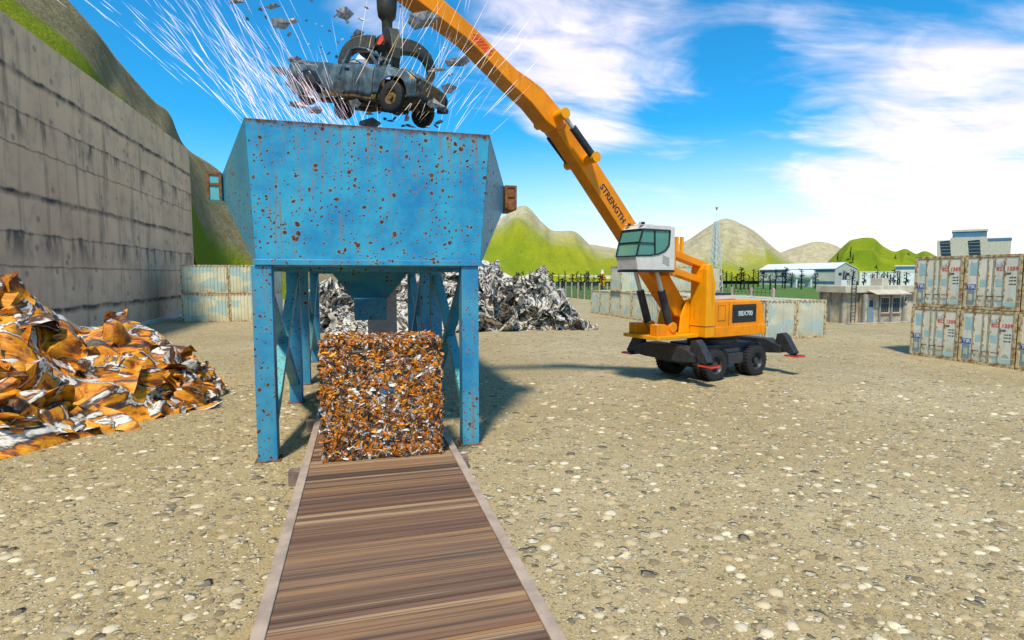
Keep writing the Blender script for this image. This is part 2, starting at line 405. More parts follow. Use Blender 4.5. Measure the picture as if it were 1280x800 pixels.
hill('hill', [(930,340,560),(970,318,550),(1000,307,545),(1022,302,540),(1042,306,545),(1062,316,550),(1110,338,560)],
     [tuple(at(x, 350, 470)) for x in (910,960,995,1022,1050,1085,1140)], HM2, '', gully=.1, freq=.012, power=.9, seed=13, green=lambda s, t: .35-.5*s)
hill('hill', [(1018,343,330),(1040,322,325),(1058,304,320),(1068,299,318),(1090,297,318),(1105,308,320),(1118,314,322),(1132,311,322),(1145,317,325),(1158,314,325),(1185,326,330),(1250,341,335)],
     [tuple(at(x, 352, 262)) for x in (1000,1030,1050,1068,1090,1108,1122,1138,1152,1170,1200,1280)], HM1, '', gully=.24, freq=.025, power=.8, seed=17, green=lambda s, t: 1.0-.38*s)

# ------------------------------------------------------------------ hopper
hp = empty('hopper', (0.35, 13.27, 0), label='huge rusty blue steel hopper on braced legs over the conveyor, catching the wrecked pickup', cat='hopper')
hx, hy = .35, 13.27
def V(x, y, z): return Vector((x-hx, y-hy, z))
TOP, BOT = 7.58, 4.44
FT = [V(-2.29,13.27,TOP), V(3.11,13.27,TOP)]; FB = [V(-2.16,13.27,BOT), V(2.86,13.27,BOT)]
YB = 28.9
BT = [V(-2.29,YB,TOP), V(3.11,YB,TOP)]; BB = [V(-2.16,YB,BOT), V(2.86,YB,BOT)]
def sheet(verts, th, name, mat, bev=.01):
    n = (verts[1]-verts[0]).cross(verts[2]-verts[0]).normalized()
    vs = list(verts) + [v + n*th for v in verts]; k = len(verts); g = MB()
    g.add(vs, [tuple(range(k))[::-1], tuple(range(k, 2*k))] + [(i, (i+1) % k, k+(i+1) % k, k+i) for i in range(k)])
    return g.build(name, mat, hp, bevel=bev)
sheet([FT[0], FB[0], FB[1], FT[1]], -.06, 'front_panel', M['blue_front'])
sheet([BT[0], BT[1], BB[1], BB[0]], -.06, 'back_panel', M['blue_front'])
for i, (sx, X) in enumerate(((-1, -3.20), (1, 4.02))):
    M1, M2 = V(X,15.4,6.72), V(X,15.4,6.13); N1, N2 = V(X,26.8,6.72), V(X,26.8,6.13)
    t1, b1 = FT[i], FB[i]; g = MB()
    vs = [t1, b1, M1, M2, N1, N2, BT[i], BB[i]]
    fs = [(0,1,3,2), (0,2,4,6), (2,3,5,4), (1,7,5,3), (6,4,5,7)]
    off = Vector((-sx*.06, 0, 0)); k = len(vs)
    g.add(vs + [v+off for v in vs], fs + [tuple(a+k for a in f)[::-1] for f in fs] + [(0,6,6+k,k), (1,1+k,7+k,7)])
    o = g.build('side_panel', M['blue_flank'], hp)
    # bracket on the ridge
    g = MB(); x0, x1 = sorted((X-hx+sx*.003, X-hx+sx*.34))
    g.box(x0, x1, 15.3-hy, 16.3-hy, 6.06, 6.74); br = g.build('bracket', M['brace'] if sx < 0 else M['rust'], hp, bevel=.015)
    g = MB(); yf = 15.3-hy
    for a in (x0+.001, x1-.061): g.box(a, a+.06, yf-.03, yf-.002, 6.12, 6.74)
    for zz in (6.68, 6.42): g.box(x0+.063, x1-.063, yf-.03, yf-.002, zz, zz+.06)
    g.build('rust_frame', M['rust'], br)
# bottom plate with funnel opening, edge rail
g = MB(); fx0, fx1, fy0, fy1 = -.95-hx, 1.75-hx, 19.6-hy, 22.6-hy
g.box(-2.1-hx, fx0, .06, YB-hy-.06, BOT-.02, BOT+.04); g.box(fx1, 2.8-hx, .06, YB-hy-.06, BOT-.02, BOT+.04)
g.box(fx0, fx1, .06, fy0, BOT-.02, BOT+.04); g.box(fx0, fx1, fy1, YB-hy-.06, BOT-.02, BOT+.04); g.build('floor_plate', M['blue'], hp)
g = MB(); g.box(-2.2-hx, 2.9-hx, -.05, -.003, BOT+.0, BOT+.13); g.build('bottom_rail', M['blue'], hp, bevel=.01)
for y in (14.8, 17, 26, 28):
    g = MB(); g.box(-2.05-hx, 2.75-hx, y-hy, y-hy+.12, BOT-.13, BOT-.022); g.build('cross_beam', M['blue'], hp)
g = MB(); a = [(fx0,fy0),(fx1,fy0),(fx1,fy1),(fx0,fy1)]; cx, cy = (fx0+fx1)/2, (fy0+fy1)/2; hw = .60
b = [(cx-hw,cy-hw),(cx+hw,cy-hw),(cx+hw,cy+hw),(cx-hw,cy+hw)]
vs = [(x,y,BOT-.023) for x,y in a] + [(x,y,3.42) for x,y in b]
g.add(vs, [(i,(i+1)%4,4+(i+1)%4,4+i) for i in range(4)]); fn = g.build('funnel', M['blue'], hp)
g = MB(); g.box(cx-.57, cx+.57, cy-.57, cy+.57, 2.62, 3.419); g.build('chute', M['blue'], fn, bevel=.012)
# legs and braces
legs = {}
LW = .42
for sx, X in ((-1, -2.27), (1, 2.40)):
    for y in (13.275, 19.33, 22.5, 28.4):
        g = MB(); w_ = LW if y < 14 else LW*.95
        g.box(X-hx, X-hx+w_, y-hy, y-hy+.40, 0, BOT-.002 if y < 14 else BOT-.022)
        lg = g.build('leg', M['blue'], hp, bevel=.015)
        g = MB(); g.box(X-hx-.06, X-hx+w_+.06, y-hy-.05, y-hy+.46, .001, .035); g.build('foot_plate', M['rust'], lg)
    for y0, y1 in ((13.68, 19.33), (22.9, 28.4)):
        for (za, zb, off, mt) in ((4.15, .7, .17, 'blue'), (.7, 4.15, .24, 'brace')):  # rising brace takes the sunlit tint, though both share one paint
            g = MB(); g.bar((X-hx+off, y0-hy, za), (X-hx+off, y1-hy, zb), .27, .22, (0,0,1)); g.build('brace', M[mt], hp, bevel=.01)

# grey support column behind the chute
g = MB(); g.box(-.62, .62, -.35, .35, .0, 3.6); g.box(-.75, .75, -.45, .45, .0, .12)
o = g.build('support_column', plain('mauve grey steel plate', (.58,.46,.44), .7, 0, .2, 3, .1), bevel=.02); o.location = (.98, 25.2, .0)
tag(o, 'plain mauve grey column standing at the far end of the conveyor under the hopper', 'column')

# ------------------------------------------------------------------ conveyor
cv = empty('conveyor', (.42, 0, 0), label='low plank decked conveyor with pale side rails running under the blue hopper', cat='conveyor')
DZ = .40
def plank_mat():
    m, t, b, v = material('worn planks')
    a = t.new('ShaderNodeVertexColor', layer_name='Col').outputs['Color']
    s1 = t.noise(t.scale(v, (.12, 9, 9)), 1., 6, .7); s2 = t.noise(t.scale(v, (.3, 34, 34)), 1., 4, .7)
    c = t.mix(t.ramp(s1, .35, .7), a, (.24,.14,.08)); c = t.mix(t.ramp(s2, .45, .65, 0, .75), c, (.07,.045,.035)); c = t.mix(t.ramp(s1, .62, .72, 0, .55), c, (.58,.42,.24))
    t.link(c, b.inputs['Base Color']); b.inputs['Roughness'].default_value = .75; t.link(t.bump(s2, .5, .01), b.inputs['Normal'])
    return m
M['plank'] = plank_mat()
g = MB(); y = -3.; rs = random.Random(11)
pt = [(.20,.092,.04),(.11,.05,.025),(.32,.165,.07),(.05,.026,.016),(.50,.31,.145),(.17,.085,.05),(.26,.14,.065)]
while y < 24.4:
    wd = rs.choice((.06,.09,.12,.17)); g.cur = rs.choice(pt); sk = .012*rs.random()
    g.box(-1.44, 1.44, y, y+wd-.006, DZ-.07, DZ-sk); y += wd
g.build('deck', M['plank'], cv)
M['rail'] = plain('pinkish grey rail', (.42,.31,.23), .65, .1, .2, 3, .1)
for sx in (-1, 1):
    g = MB(); a, b = sorted((sx*1.445, sx*1.60)); g.box(a, b, -3, 24.4, .22, DZ+.02); g.build('side_rail', M['rail'], cv, bevel=.012)
    g = MB(); a, b = sorted((sx*1.30, sx*1.44)); g.box(a, b, -3, 24.4, .218, DZ-.071); g.build('stringer', plain('dark stringer', (.10,.075,.06), .8), cv)
M['timber'] = plain('old timber', (.20,.14,.12), .85, 0, .35, 6, .3)
for y in (1.2, 4.6, 7.6, 11.6, 15.6, 19.6, 23.2):
    g = MB(); e = .26 if y > 9 else 0
    g.box(-1.60-e, 1.60+e*.8, y, y+.22, .0, .215)
    if e: g.box(-1.86, -1.605, y, y+.22, .214, .30); g.box(1.605, 1.80, y, y+.22, .214, .30)
    g.build('bearer', M['timber'], cv, bevel=.01)

# ------------------------------------------------------------------ scrap pieces
def pieces(g, sampler, n, smin, smax, palette, rs, N=4, bend=.35, tang=.5, asp=(.25,.8), swirl=False):
    for i in range(n):
        c, nr = sampler(rs)
        nr = (nr*tang + Vector((rs.gauss(0,1), rs.gauss(0,1), rs.gauss(0,1)))*(1-tang)).normalized()
        a = nr.orthogonal().normalized(); ang = rs.uniform(0, 6.28); bvec = nr.cross(a); a, bvec = a*math.cos(ang)+bvec*math.sin(ang), bvec*math.cos(ang)-a*math.sin(ang)
        L = smin + (smax-smin)*rs.random()**2; W = L*rs.uniform(*asp); ph = [rs.uniform(0, 6.28) for _ in range(4)]; kk = [rs.uniform(1.5, 5) for _ in range(4)]; A = L*bend*rs.uniform(.3, 1)
        k = rs.uniform(.75, 1.15); g.cur = (rs.random(), rs.random(), rs.random()) if swirl else tuple(min(x*k, 1) for x in rs.choice(palette)); P = []
        for u in range(N):
            row = []
            for v_ in range(N):
                x = u/(N-1)-.5; y = v_/(N-1)-.5
                h = A*(math.sin(kk[0]*x*2+ph[0])*.5 + math.sin(kk[1]*y*2+ph[1])*.35 + .35*math.sin(kk[2]*(x+y)*2+ph[2]))
                row.append(c + a*(x*L*(1+.2*math.sin(ph[3]+y*3))) + bvec*(y*W*(1+.3*math.sin(ph[0]+x*4))) + nr*h)
            P.append(row)
        g.grid(P)

# bale
BX, BY, BW, BD, BH = .43, 11.62, 2.42, 2.0, 2.44
bl = MB(); rs = random.Random(21)
bale_pal = [(.62,.19,.012)]*8 + [(.74,.30,.02)]*6 + [(.74,.68,.60)]*5 + [(.34,.10,.015)]*5 + [(.04,.03,.025)]*7 + [(.17,.09,.05)]*3 + [(.42,.38,.34)]*2
bl.cur = (.09,.05,.03)
for f in range(6):
    pass
bl.box(-BW/2+.03, BW/2-.03, .03, BD-.03, .012, BH-.03)
def bale_s(rs):
    q = rs.random(); x = rs.uniform(-BW/2, BW/2); y = rs.uniform(0, BD); z = rs.uniform(.04, BH)
    if q < .5: return Vector((x, rs.uniform(0,.04), z)), Vector((0,-1,0))
    if q < .72: return Vector((x, y, BH-rs.uniform(0,.04))), Vector((0,0,1))
    if q < .81: return Vector((-BW/2+rs.uniform(0,.04), y, z)), Vector((-1,0,0))
    if q < .90: return Vector((BW/2-rs.uniform(0,.04), y, z)), Vector((1,0,0))
    return Vector((x, BD-rs.uniform(0,.04), z)), Vector((0,1,0))
pieces(bl, bale_s, 15000, .035, .20, bale_pal, rs, 3, .30, .90, (.15,.5))
bl.cur = (.05,.16,.32); pieces(bl, lambda r: (Vector((r.uniform(0,.25), -.01, 1.42)), Vector((0,-1,0))), 5, .12, .2, [(.04,.16,.34)], rs, 3, .2, .95)
M['bale'] = piece_mat('shredded metal', .5, .2, 12, .5)
o = bl.build('scrap_bale', M['bale'], fix=False); o.location = (BX, BY, DZ+.002); o.rotation_euler = (0,0,R(-1.2))
tag(o, 'cube bale of shredded orange and white metal sitting on the plank conveyor', 'bale')

def swirl_mat(name, stops, scale, dist, rough=.42, sc=(1,1,1)):
    m, t, b, v = material(name)
    a = t.new('ShaderNodeVertexColor', layer_name='Col').outputs['Color']
    off = t.new('ShaderNodeVectorMath', operation='SCALE'); t.link(a, off.inputs[0]); off.inputs['Scale'].default_value = 9.
    vv = t.scale(t.vadd(v, off.outputs[0]), sc)
    f = t.noise(vv, scale, 5, .55, dist); cr = t.new('ShaderNodeValToRGB'); t.link(f, cr.inputs[0]); e = cr.color_ramp.elements
    while len(e) > 1: e.remove(e[-1])
    e[0].position = stops[0][0]; e[0].color = (*stops[0][1], 1)
    for p, c in stops[1:]: q = e.new(p); q.color = (*c, 1)
    g1 = t.noise(vv, scale*7, 4, .65, 1.)
    c = t.mix(t.ramp(g1, .58, .72, 0, .6), cr.outputs[0], (.06,.035,.02)); t.link(c, b.inputs['Base Color'])
    b.inputs['Roughness'].default_value = rough; b.inputs['Metallic'].default_value = .0
    t.link(t.bump(t.math('ADD', f, t.math('MULTIPLY', g1, .35)), .8, .12), b.inputs['Normal'])
    return m
def heap(name, ridge, base, back, npc, smin, smax, seed, mat, label, cat, amp, fr, nt=90, ns=26, tang=.72, N=5):
    rs = random.Random(seed); rp = [tuple(at(*q)) for q in ridge]; bp = [tuple(q) for q in base]; P = []
    so = Vector((seed*1.7, 3, 1))
    for i in range(nt+1):
        t = i/nt; r = Vector(catmull(rp, t)); q = Vector(catmull(bp, t)); q.z = -.05; fwd = r-q; fwd.z = 0; fwd.normalize(); row = []
        for j in range(ns+1+ns//3):
            if j <= ns: s = j/ns; p = q.lerp(r, s); p.z = -.05 + (r.z+.05)*s**.85
            else: s2 = (j-ns)/(ns//3); p = r + Vector((-.35,.94,0))*back*s2*min(1, (1-t)*5+.08, t*8+.1); p.z = (r.z+.05)*(1-s2)**1.2 - .05; s = 1-s2
            w = noise.noise_vector(p*fr*.8+so)*.9; pw = p + w/fr*.5
            fold = math.sin(7.5*noise.noise(pw*fr*.75+so)+p.z*1.2); rid = 1-abs(noise.noise(pw*fr*1.5+so))*2.4; fine = noise.fractal(pw*fr*3.5, .9, 2.1, 3)
            lim = .40 if s > .93 and j <= ns else 1.
            k = amp*min(1, s*5+.05)*lim; d = (fold*.42 + rid*.38 + fine*.22)
            row.append(p + (Vector((-fwd.x*.6, -fwd.y*.6, .75))*d + Vector((w.x, w.y, 0))*.4)*k)
        P.append(row)
    g = MB(); g.cur = (0,0,0); g.grid(P)
    mm = len(P[0])
    def samp(rs):
        i = rs.randrange(1, nt); j = rs.randrange(0, mm-2) if rs.random() < .2 else rs.randrange(0, int(ns*.86)); a, b_, c_ = P[i][j], P[i+1][j], P[i][j+1]
        n = (b_-a).cross(c_-a)
        n = n.normalized() if n.length > 1e-9 else Vector((0,0,1)); n = n if n.z > 0 else -n
        p = a.copy(); p.z = max(p.z, .05); return p, n
    pieces(g, samp, npc, smin, smax, None, rs, N, .42, tang, (.2,.7), True)
    g.v = [(x, y_, max(z, -.06)) for x, y_, z in g.v]
    o = g.build(name, mat, smooth='auto', fix=False); tag(o, label, cat); return o
M['scrap_orange'] = swirl_mat('crumpled orange and white sheet', [(.0,(.03,.025,.02)),(.34,(.04,.025,.018)),(.38,(.26,.08,.012)),(.41,(.68,.21,.006)),(.455,(.80,.34,.010)),(.485,(.55,.15,.006)),(.50,(.16,.06,.02)),(.525,(.05,.035,.025)),(.55,(.70,.64,.55)),(.573,(.74,.69,.62)),(.582,(.30,.22,.16)),(.592,(.10,.05,.03)),(.604,(.74,.28,.01)),(.65,(.80,.36,.015)),(.70,(.40,.11,.01)),(.76,(.04,.03,.025))], .60, 1.15, .5, (.6,1,1.2))
M['scrap_grey'] = swirl_mat('crumpled grey and white sheet', [(.0,(.03,.025,.02)),(.34,(.03,.027,.022)),(.37,(.34,.30,.25)),(.41,(.66,.62,.55)),(.445,(.52,.45,.33)),(.46,(.03,.025,.02)),(.495,(.05,.035,.028)),(.505,(.66,.62,.54)),(.53,(.36,.32,.27)),(.545,(.03,.025,.022)),(.565,(.04,.03,.025)),(.58,(.26,.15,.08)),(.60,(.66,.62,.54)),(.66,(.55,.50,.38)),(.69,(.05,.04,.03)),(.76,(.5,.33,.05))], .36, 1.7, .6)
heap('scrap_heap', [(-330,150,15.5),(-180,250,16),(-60,325,16.4),(0,355,16.8),(40,371,17.3),(85,398,18.2),(120,410,19.5),(158,399,20.3),(190,410,20.4),(228,440,20.2),(256,458,20.3),(271,474,20.3),(276,490,20.4)],
     [(-15.5,7,0),(-13.2,9,0),(-10.5,11.8,0),(-8.6,14.2,0),(-7.8,15.2,0),(-7.4,15.9,0),(-7,16.6,0),(-6.4,17.3,0),(-5.9,18.2,0),(-5.3,19.2,0),(-5.2,20,0),(-5.05,20.5,0),(-5.0,20.9,0)],
     4.5, 120, .5, 2.4, 31, M['scrap_orange'],
     'sprawling heap of crumpled orange and white sheet metal at the foot of the concrete wall', 'scrap heap', .66, .40, nt=230, ns=70, tang=.9, N=9)
heap('scrap_heap', [(378,412,43),(392,380,45),(405,363,46),(423,356,47),(450,346,48),(485,336,48),(520,328,48),(560,322,48),(596,325,48),(618,333,47.5),(640,346,47),(655,349,46.5),(668,347,46.5),(680,357,46),(702,382,45.5),(726,411,44.5)],
     [(x, y_, 0) for x, y_ in ((-4.5,44.5),(-3.4,43.6),(-2.4,42.8),(-1.4,42),(0,41.4),(2,41),(4,40.8),(6,40.8),(8,40.9),(9.6,41),(11,41),(12,40.9),(13,40.8),(14.2,40.7),(15.6,40.7),(17,40.8))],
     8, 330, .8, 3.4, 47, M['scrap_grey'],
     'grey and white mound of crushed car shells behind the blue hopper', 'scrap heap', .85, .33, nt=240, ns=60, N=7, tang=.78)

# ------------------------------------------------------------------ containers
def cont_mat(name, a, b_, c_, rust=.5):
    m, t, b, v = material(name)
    oi = t.new('ShaderNodeObjectInfo'); off = t.new('ShaderNodeVectorMath', operation='SCALE'); off.inputs[0].default_value = (7.3, 5.1, 3.7); t.link(oi.outputs['Random'], off.inputs['Scale'])
    vv = t.vadd(v, off.outputs[0])
    n1 = t.noise(vv, .9, 4, .6); n2 = t.noise(vv, 5, 6, .7); n3 = t.noise(t.scale(vv, (5,5,.5)), 1, 4, .65)
    vo = t.voro(t.scale(vv, (1,1,1.4)), .9); vo.distance = 'CHEBYCHEV'
    sep = t.new('ShaderNodeSeparateColor'); t.link(vo.outputs['Color'], sep.inputs[0])
    col = t.mix(t.ramp(n1, .35, .65), a, b_); col = t.mix(t.ramp(sep.outputs[0], .55, .60, 0, .8), col, c_)
    col = t.mix(t.math('MULTIPLY', t.ramp(n3, .52, .75), .5), col, (.28,.20,.11))
    sp = t.new('ShaderNodeSeparateXYZ'); t.link(v, sp.inputs[0])
    low = t.math('MULTIPLY', t.ramp(sp.outputs[2], .15, 1.0, 1, 0, False), t.ramp(n1, .35, .6))
    col = t.mix(t.math('MULTIPLY', low, .6), col, (.30,.25,.15))
    r = t.math('MULTIPLY', t.ramp(n2, .60, .70), rust); col = t.mix(r, col, (.20,.085,.03))
    t.link(col, b.inputs['Base Color']); b.inputs['Roughness'].default_value = .6; t.link(t.bump(n2, .15, .02), b.inputs['Normal'])
    return m
M['cont'] = cont_mat('weathered cream container paint', (.62,.58,.37), (.72,.67,.46), (.36,.52,.48))
M['cont_grey'] = cont_mat('weathered grey green container paint', (.48,.47,.34), (.60,.57,.42), (.34,.46,.46), .7)
M['cont_side'] = cont_mat('weathered container side paint', (.50,.48,.33), (.58,.54,.38), (.34,.47,.45), .8)
M['door_paint'] = cont_mat('off white door paint', (.74,.71,.55), (.84,.80,.66), (.66,.70,.60), .55)
def rim_mat():
    m, t, b, v = material('rusty frame paint'); n2 = t.noise(v, 4, 6, .7)
    t.link(t.mix(t.ramp(n2, .40, .62), (.60,.52,.30), (.24,.095,.03)), b.inputs['Base Color']); b.inputs['Roughness'].default_value = .8; return m
M['frame'] = rim_mat()
M['tir'] = plain('blue plate', (.015,.10,.38), .5, 0, .1); M['white'] = plain('white lettering', (.75,.75,.75), .5, 0, .05)
M['redtext'] = plain('red lettering', (.70,.09,.05), .6, 0, .1); M['patch'] = plain('pale blue paint patch', (.38,.58,.58), .6, 0, .1, 3); M['greyplate'] = plain('grey blue plate', (.20,.28,.31), .6, 0, .2, 4)
def corrugated(g, p0, xd, length, z0, z1, out, pitch=.28, dep=.04):
    p0 = Vector(p0); xd = Vector(xd); out = Vector(out); prof = []; x = 0
    while x < length-1e-6:
        for fx, d in ((0, 0), (.35, 0), (.5, dep), (.85, dep)):
            if x+fx*pitch < length: prof.append((x+fx*pitch, d))
        x += pitch
    prof.append((length, 0)); lo = [p0 + xd*a + out*d + Vector((0,0,z0)) for a, d in prof]; hi = [p0 + xd*a + out*d + Vector((0,0,z1)) for a, d in prof]
    g.grid([lo, hi])
CH = 2.59
def container(w, L, doors, face_mat, name='shipping_container'):
    t = empty(name)
    g = MB(); p = .13
    for sx in (-1, 1):
        for y in (0, L-p):
            a, b = sorted((sx*w/2, sx*(w/2-p))); g.box(a, b, y, y+p, 0, CH)
    for z in (.0, CH-p):
        for y in (0, L-p): g.box(-w/2+p+.002, w/2-p-.002, y+.005, y+p-.005, z+.003, z+p-.003)
        for sx in (-1, 1): a, b = sorted((sx*(w/2-.005), sx*(w/2-p+.005))); g.box(a, b, p+.002, L-p-.002, z+.003, z+p-.003)
    g.build('frame', M['frame'], t, bevel=.008)
    g = MB()
    corrugated(g, (-w/2+.05, p, 0), (0,1,0), L-2*p, p, CH-p, (-1,0,0)); corrugated(g, (w/2-.05, p, 0), (0,1,0), L-2*p, p, CH-p, (1,0,0))
    corrugated(g, (-w/2+p, L-.05, 0), (1,0,0), w-2*p, p, CH-p, (0,1,0))
    g.build('side_wall', M['cont_side'], t, fix=False)
    g = MB(); g.box(-w/2+p, w/2-p, p, L-p, CH-.06, CH-.03); g.build('roof', M['cont_side'], t)
    g = MB(); g.box(-w/2+p, w/2-p, p, L-p, .04, .09); g.build('floor', M['cont_side'], t)
    if not doors:
        g = MB(); corrugated(g, (-w/2+p, .06, 0), (1,0,0), w-2*p, p, CH-p, (0,-1,0), .29, .05); g.build('end_wall', face_mat, t, fix=False)
        return t
    for sx in (-1, 1):
        a, b = sorted((sx*.012, sx*(w/2-p-.01))); g = MB(); g.box(a, b, .03, .08, p+.01, CH-p-.01); d = g.build('door', M['door_paint'], t, bevel=.01)
        for rx in ((.14, .56)):
            x = sx*rx; g = MB(); g.tube((x,.0,p+.03), (x,.0,CH-p-.03), .018, n=8)
            for z in (p+.1, .95, 1.6, CH-p-.1): g.box(x-.045, x+.045, -.012, .029, z, z+.06)
            rod = g.build('lock_rod', M['frame'], d)
            g = MB(); g.box(x-.02, x+.26 if sx < 0 else x+.02, -.04, -.02, .62, .66) if sx < 0 else g.box(x-.30, x+.02, -.04, -.02, .62, .66); g.build('handle', M['rust'], rod)
        if sx < 0:
            for q in ((-.98, -.62, 1.62, 2.22), (-.50, -.22, 1.08, 1.42)): g = MB(); g.box(q[0], q[1], .024, .0285, q[2], q[3]); g.build('paint_patch', M['patch'], d)
            g = MB(); g.box(-1.08, -.68, .022, .0285, .93, 1.19); pl = g.build('sign_plate', M['tir'], d)
            text_mesh('lettering', 'TIR', .24, basis((1,0,0),(0,0,1),(-.88,.020,1.06)), M['white'], pl, .002)
            g = MB(); g.box(-1.06, -.72, .022, .0285, .22, .90); g.build('lower_plate', M['greyplate'], d)
            g = MB(); g.box(-1.0, -.82, .016, .0215, .40, .72); g.box(-.96, -.86, .012, .0155, .46, .66); g.build('placard', M['cont'], d)
            g = MB(); g.lathe([(.0001,0),(.05,0)], (-.9,.024,2.3), (0,-1,0), 12); g.build('round_sticker', M['white'], d)
        else:
            for q in ((.06, .46, 1.10, 1.45), (.12, .40, 1.95, 2.15), (.30, 1.05, .20, .38)): g = MB(); g.box(q[0], q[1], .024, .0285, q[2], q[3]); g.build('paint_patch', M['patch'], d)
            text_mesh('lettering', 'U', .24, basis((1,0,0),(0,0,1),(.44,.026,2.12)), M['redtext'], d, .002)
            text_mesh('lettering', '822', .24, basis((1,0,0),(0,0,1),(.36,.022,1.92)), M['redtext'], d, .002)
            text_mesh('lettering', '1359', .24, basis((1,0,0),(0,0,1),(.84,.022,1.92)), M['redtext'], d, .002)
            text_mesh('lettering', '2200', .13, basis((1,0,0),(0,0,1),(.66,.022,1.70)), M['ink'], d, .002)
            g = MB()
            for z in (1.50, 1.36, 1.20): g.box(.72, .90, .024, .0285, z, z+.035); g.box(.93, 1.0, .024, .0285, z-.01, z+.05)
            g.build('small_print', M['ink'], d)
            g = MB(); g.prism([(.66,.46),(.98,.46),(.94,.56),(.82,.64),(.70,.56)], lambda a, b, c: Vector((a, c, b)), .024, .0285); g.build('rust_patch', M['cont_side'], d)
    return t
def put(proto, first, loc, rz, label, group):
    o = proto if first else copy_tree(proto)
    o.location = loc; o.rotation_euler = (0,0,rz); tag(o, label, 'container', group); return o
# door stack on the right
pd = container(2.44, 6.06, True, None); first = True
names = {(0,0):'white TIR door container at the bottom of the stack nearest the guard hut', (0,1):'white TIR door container on top of the stack nearest the guard hut',
         (1,0):'white TIR door container at the bottom of the second stack from the hut', (1,1):'white TIR door container on top of the second stack from the hut',
         (2,0):'container at ground level cut by the photo edge, third stack from the guard hut', (2,1):'container on top cut by the photo edge, third stack from the guard hut'}
for i in range(3):
    for k in range(2):
        put(pd, first, (28.4+.04*((i*3+k*5) % 3), 21.56-2.50*i, (CH+.02)*k), -R(90)+R(.4*((i+k*2) % 3-1)), names[(i,k)], 'stacked containers with doors at the right'); first = False
# left stack
pl_ = container(3.86, 5.6, False, M['cont']); first = True
for i, nm in enumerate(('at the end of the concrete wall', 'beside the hopper leg')):
    for k, lv in enumerate(('lower', 'upper')):
        put(pl_, first, (-13.42+3.9*i, 55.8, (CH+.02)*k), 0, f'{lv} cream corrugated container in the stack {nm}', 'cream containers stacked by the wall'); first = False
# middle row
pm = container(2.40, 5.6, False, M['cont_grey']); first = True
ords = ['first','second','third','fourth','fifth','sixth','seventh','eighth','ninth']
for i in range(9):
    put(pm, first, (25.5+.05*((i*7) % 3), 57.4-2.45*i, 0), -R(90), f'grey green container, {ords[i]} from the far end of the low row', 'grey green containers in a row behind the excavator'); first = False
pt_ = container(2.40, 11.6, False, M['cont_grey'])
put(pt_, True, (25.45, 52.2, CH+.02), -R(90), 'long grey green container lying on top of the low row, seen behind the raised cab', 'grey green containers in a row behind the excavator')
for i in range(2):
    put(pm, False, (27.15+2.44*i, 30.75, 0), 0, ('corrugated container end just behind the excavator engine housing', 'corrugated container end nearest the guard hut, closing the low row')[i], 'grey green containers in a row behind the excavator')

# ------------------------------------------------------------------ fence
M['post'] = plain('pink grey post', (.50,.36,.33), .8, 0, .15, 2); M['wire'] = plain('fence wire', (.05,.07,.03), .7, .3, .1)
def fence(p0, p1, n, label, skip=0):
    p0 = Vector(p0); p1 = Vector(p1); f = empty('wire_fence', p0, label=label, cat='fence', group='wire fences round the yard'); d = p1-p0
    for i in range(n+1):
        q = d*(i/n); g = MB(); g.box(q.x-.10, q.x+.10, q.y-.10, q.y+.10, 0, 3.0); g.build('post', M['post'], f)
    g = MB(); L = d.length; e = d.normalized(); sd = Vector((0,0,1))
    for z in (.15,.55,.95,1.35,1.75,2.15,2.55,2.9): g.bar(Vector((0,0,z)), d+Vector((0,0,z)), .03, .03)
    k = 0.
    while k < L: g.bar(e*k+Vector((0,0,.1)), e*k+Vector((0,0,2.9)), .03, .03, (e.x,e.y,0)); k += .6
    g.build('wire_mesh', M['wire'], f)
    return f
fence((39.5,112.5,0), (39.5,46,0), 21, 'pink posted wire fence running behind the container row to the guard hut')
fence((-24,116,0), (39.2,112.7,0), 20, 'pink posted wire fence crossing behind the grey scrap mound')

# ------------------------------------------------------------------ saplings
M['bark'] = plain('black bark', (.010,.011,.010), .9, 0, .2)
def sapling(seed):
    rs = random.Random(seed); t = empty('bare_tree')
    g = MB(); pts = [Vector((0,0,0))]
    for k in range(1, 6): pts.append(Vector((rs.gauss(0,.05)*k**.5, rs.gauss(0,.05)*k**.5, k*1.2)))
    for k in range(5): g.tube(pts[k], pts[k+1], .24-.03*k, .24-.03*(k+1), 6)
    g.build('trunk', M['bark'], t)
    g = MB()
    for _ in range(22):
        z = rs.uniform(1.6, 5.4); a = rs.uniform(0, 6.28); L = rs.uniform(.3, .9)*(1.1-abs(z-3)/5); e = Vector((math.cos(a)*L, math.sin(a)*L, z+rs.uniform(-.1,.6)))
        g.tube((0,0,z), e, .05, .025, 4)
        for __ in range(3):
            c = e + Vector((rs.gauss(0,.18), rs.gauss(0,.18), rs.gauss(0,.15))); s_ = rs.uniform(.12, .26); g.add([c+Vector((s_,0,0)), c+Vector((0,s_,.05)), c+Vector((-s_,0,.03)), c+Vector((0,-s_,-s_))], [(0,1,2,3)])
    g.build('branches', M['bark'], t, fix=False)
    return t
protos = [sapling(s) for s in range(4)]; used = [False]*4; rs = random.Random(5)
grp = []
for x, tp in zip((50,68,110,138,182,203,235,268,323,345,378,402,468,508,530,604,650,690,732,748,765,818,880,905), (160,165,150,178,150,155,165,175,148,170,178,160,180,215,148,180,155,175,180,150,155,205,180,180)):
    grp.append((640+x/8, 320+tp/8, 'thin black leafless tree between the grey scrap mound and the containers', 'black bare trees beyond the mound'))
for x, tp in zip((262,290,318,345,368,385,410,435,460,490,525,555,590,605,640,675,692,765), (365,380,385,400,360,380,395,365,372,375,395,370,375,360,385,365,370,380)):
    grp.append((840+x/4.267, 250+tp/4.267, 'thin black leafless tree in the thicket between the lattice mast and the white warehouse', 'black bare trees by the warehouse'))
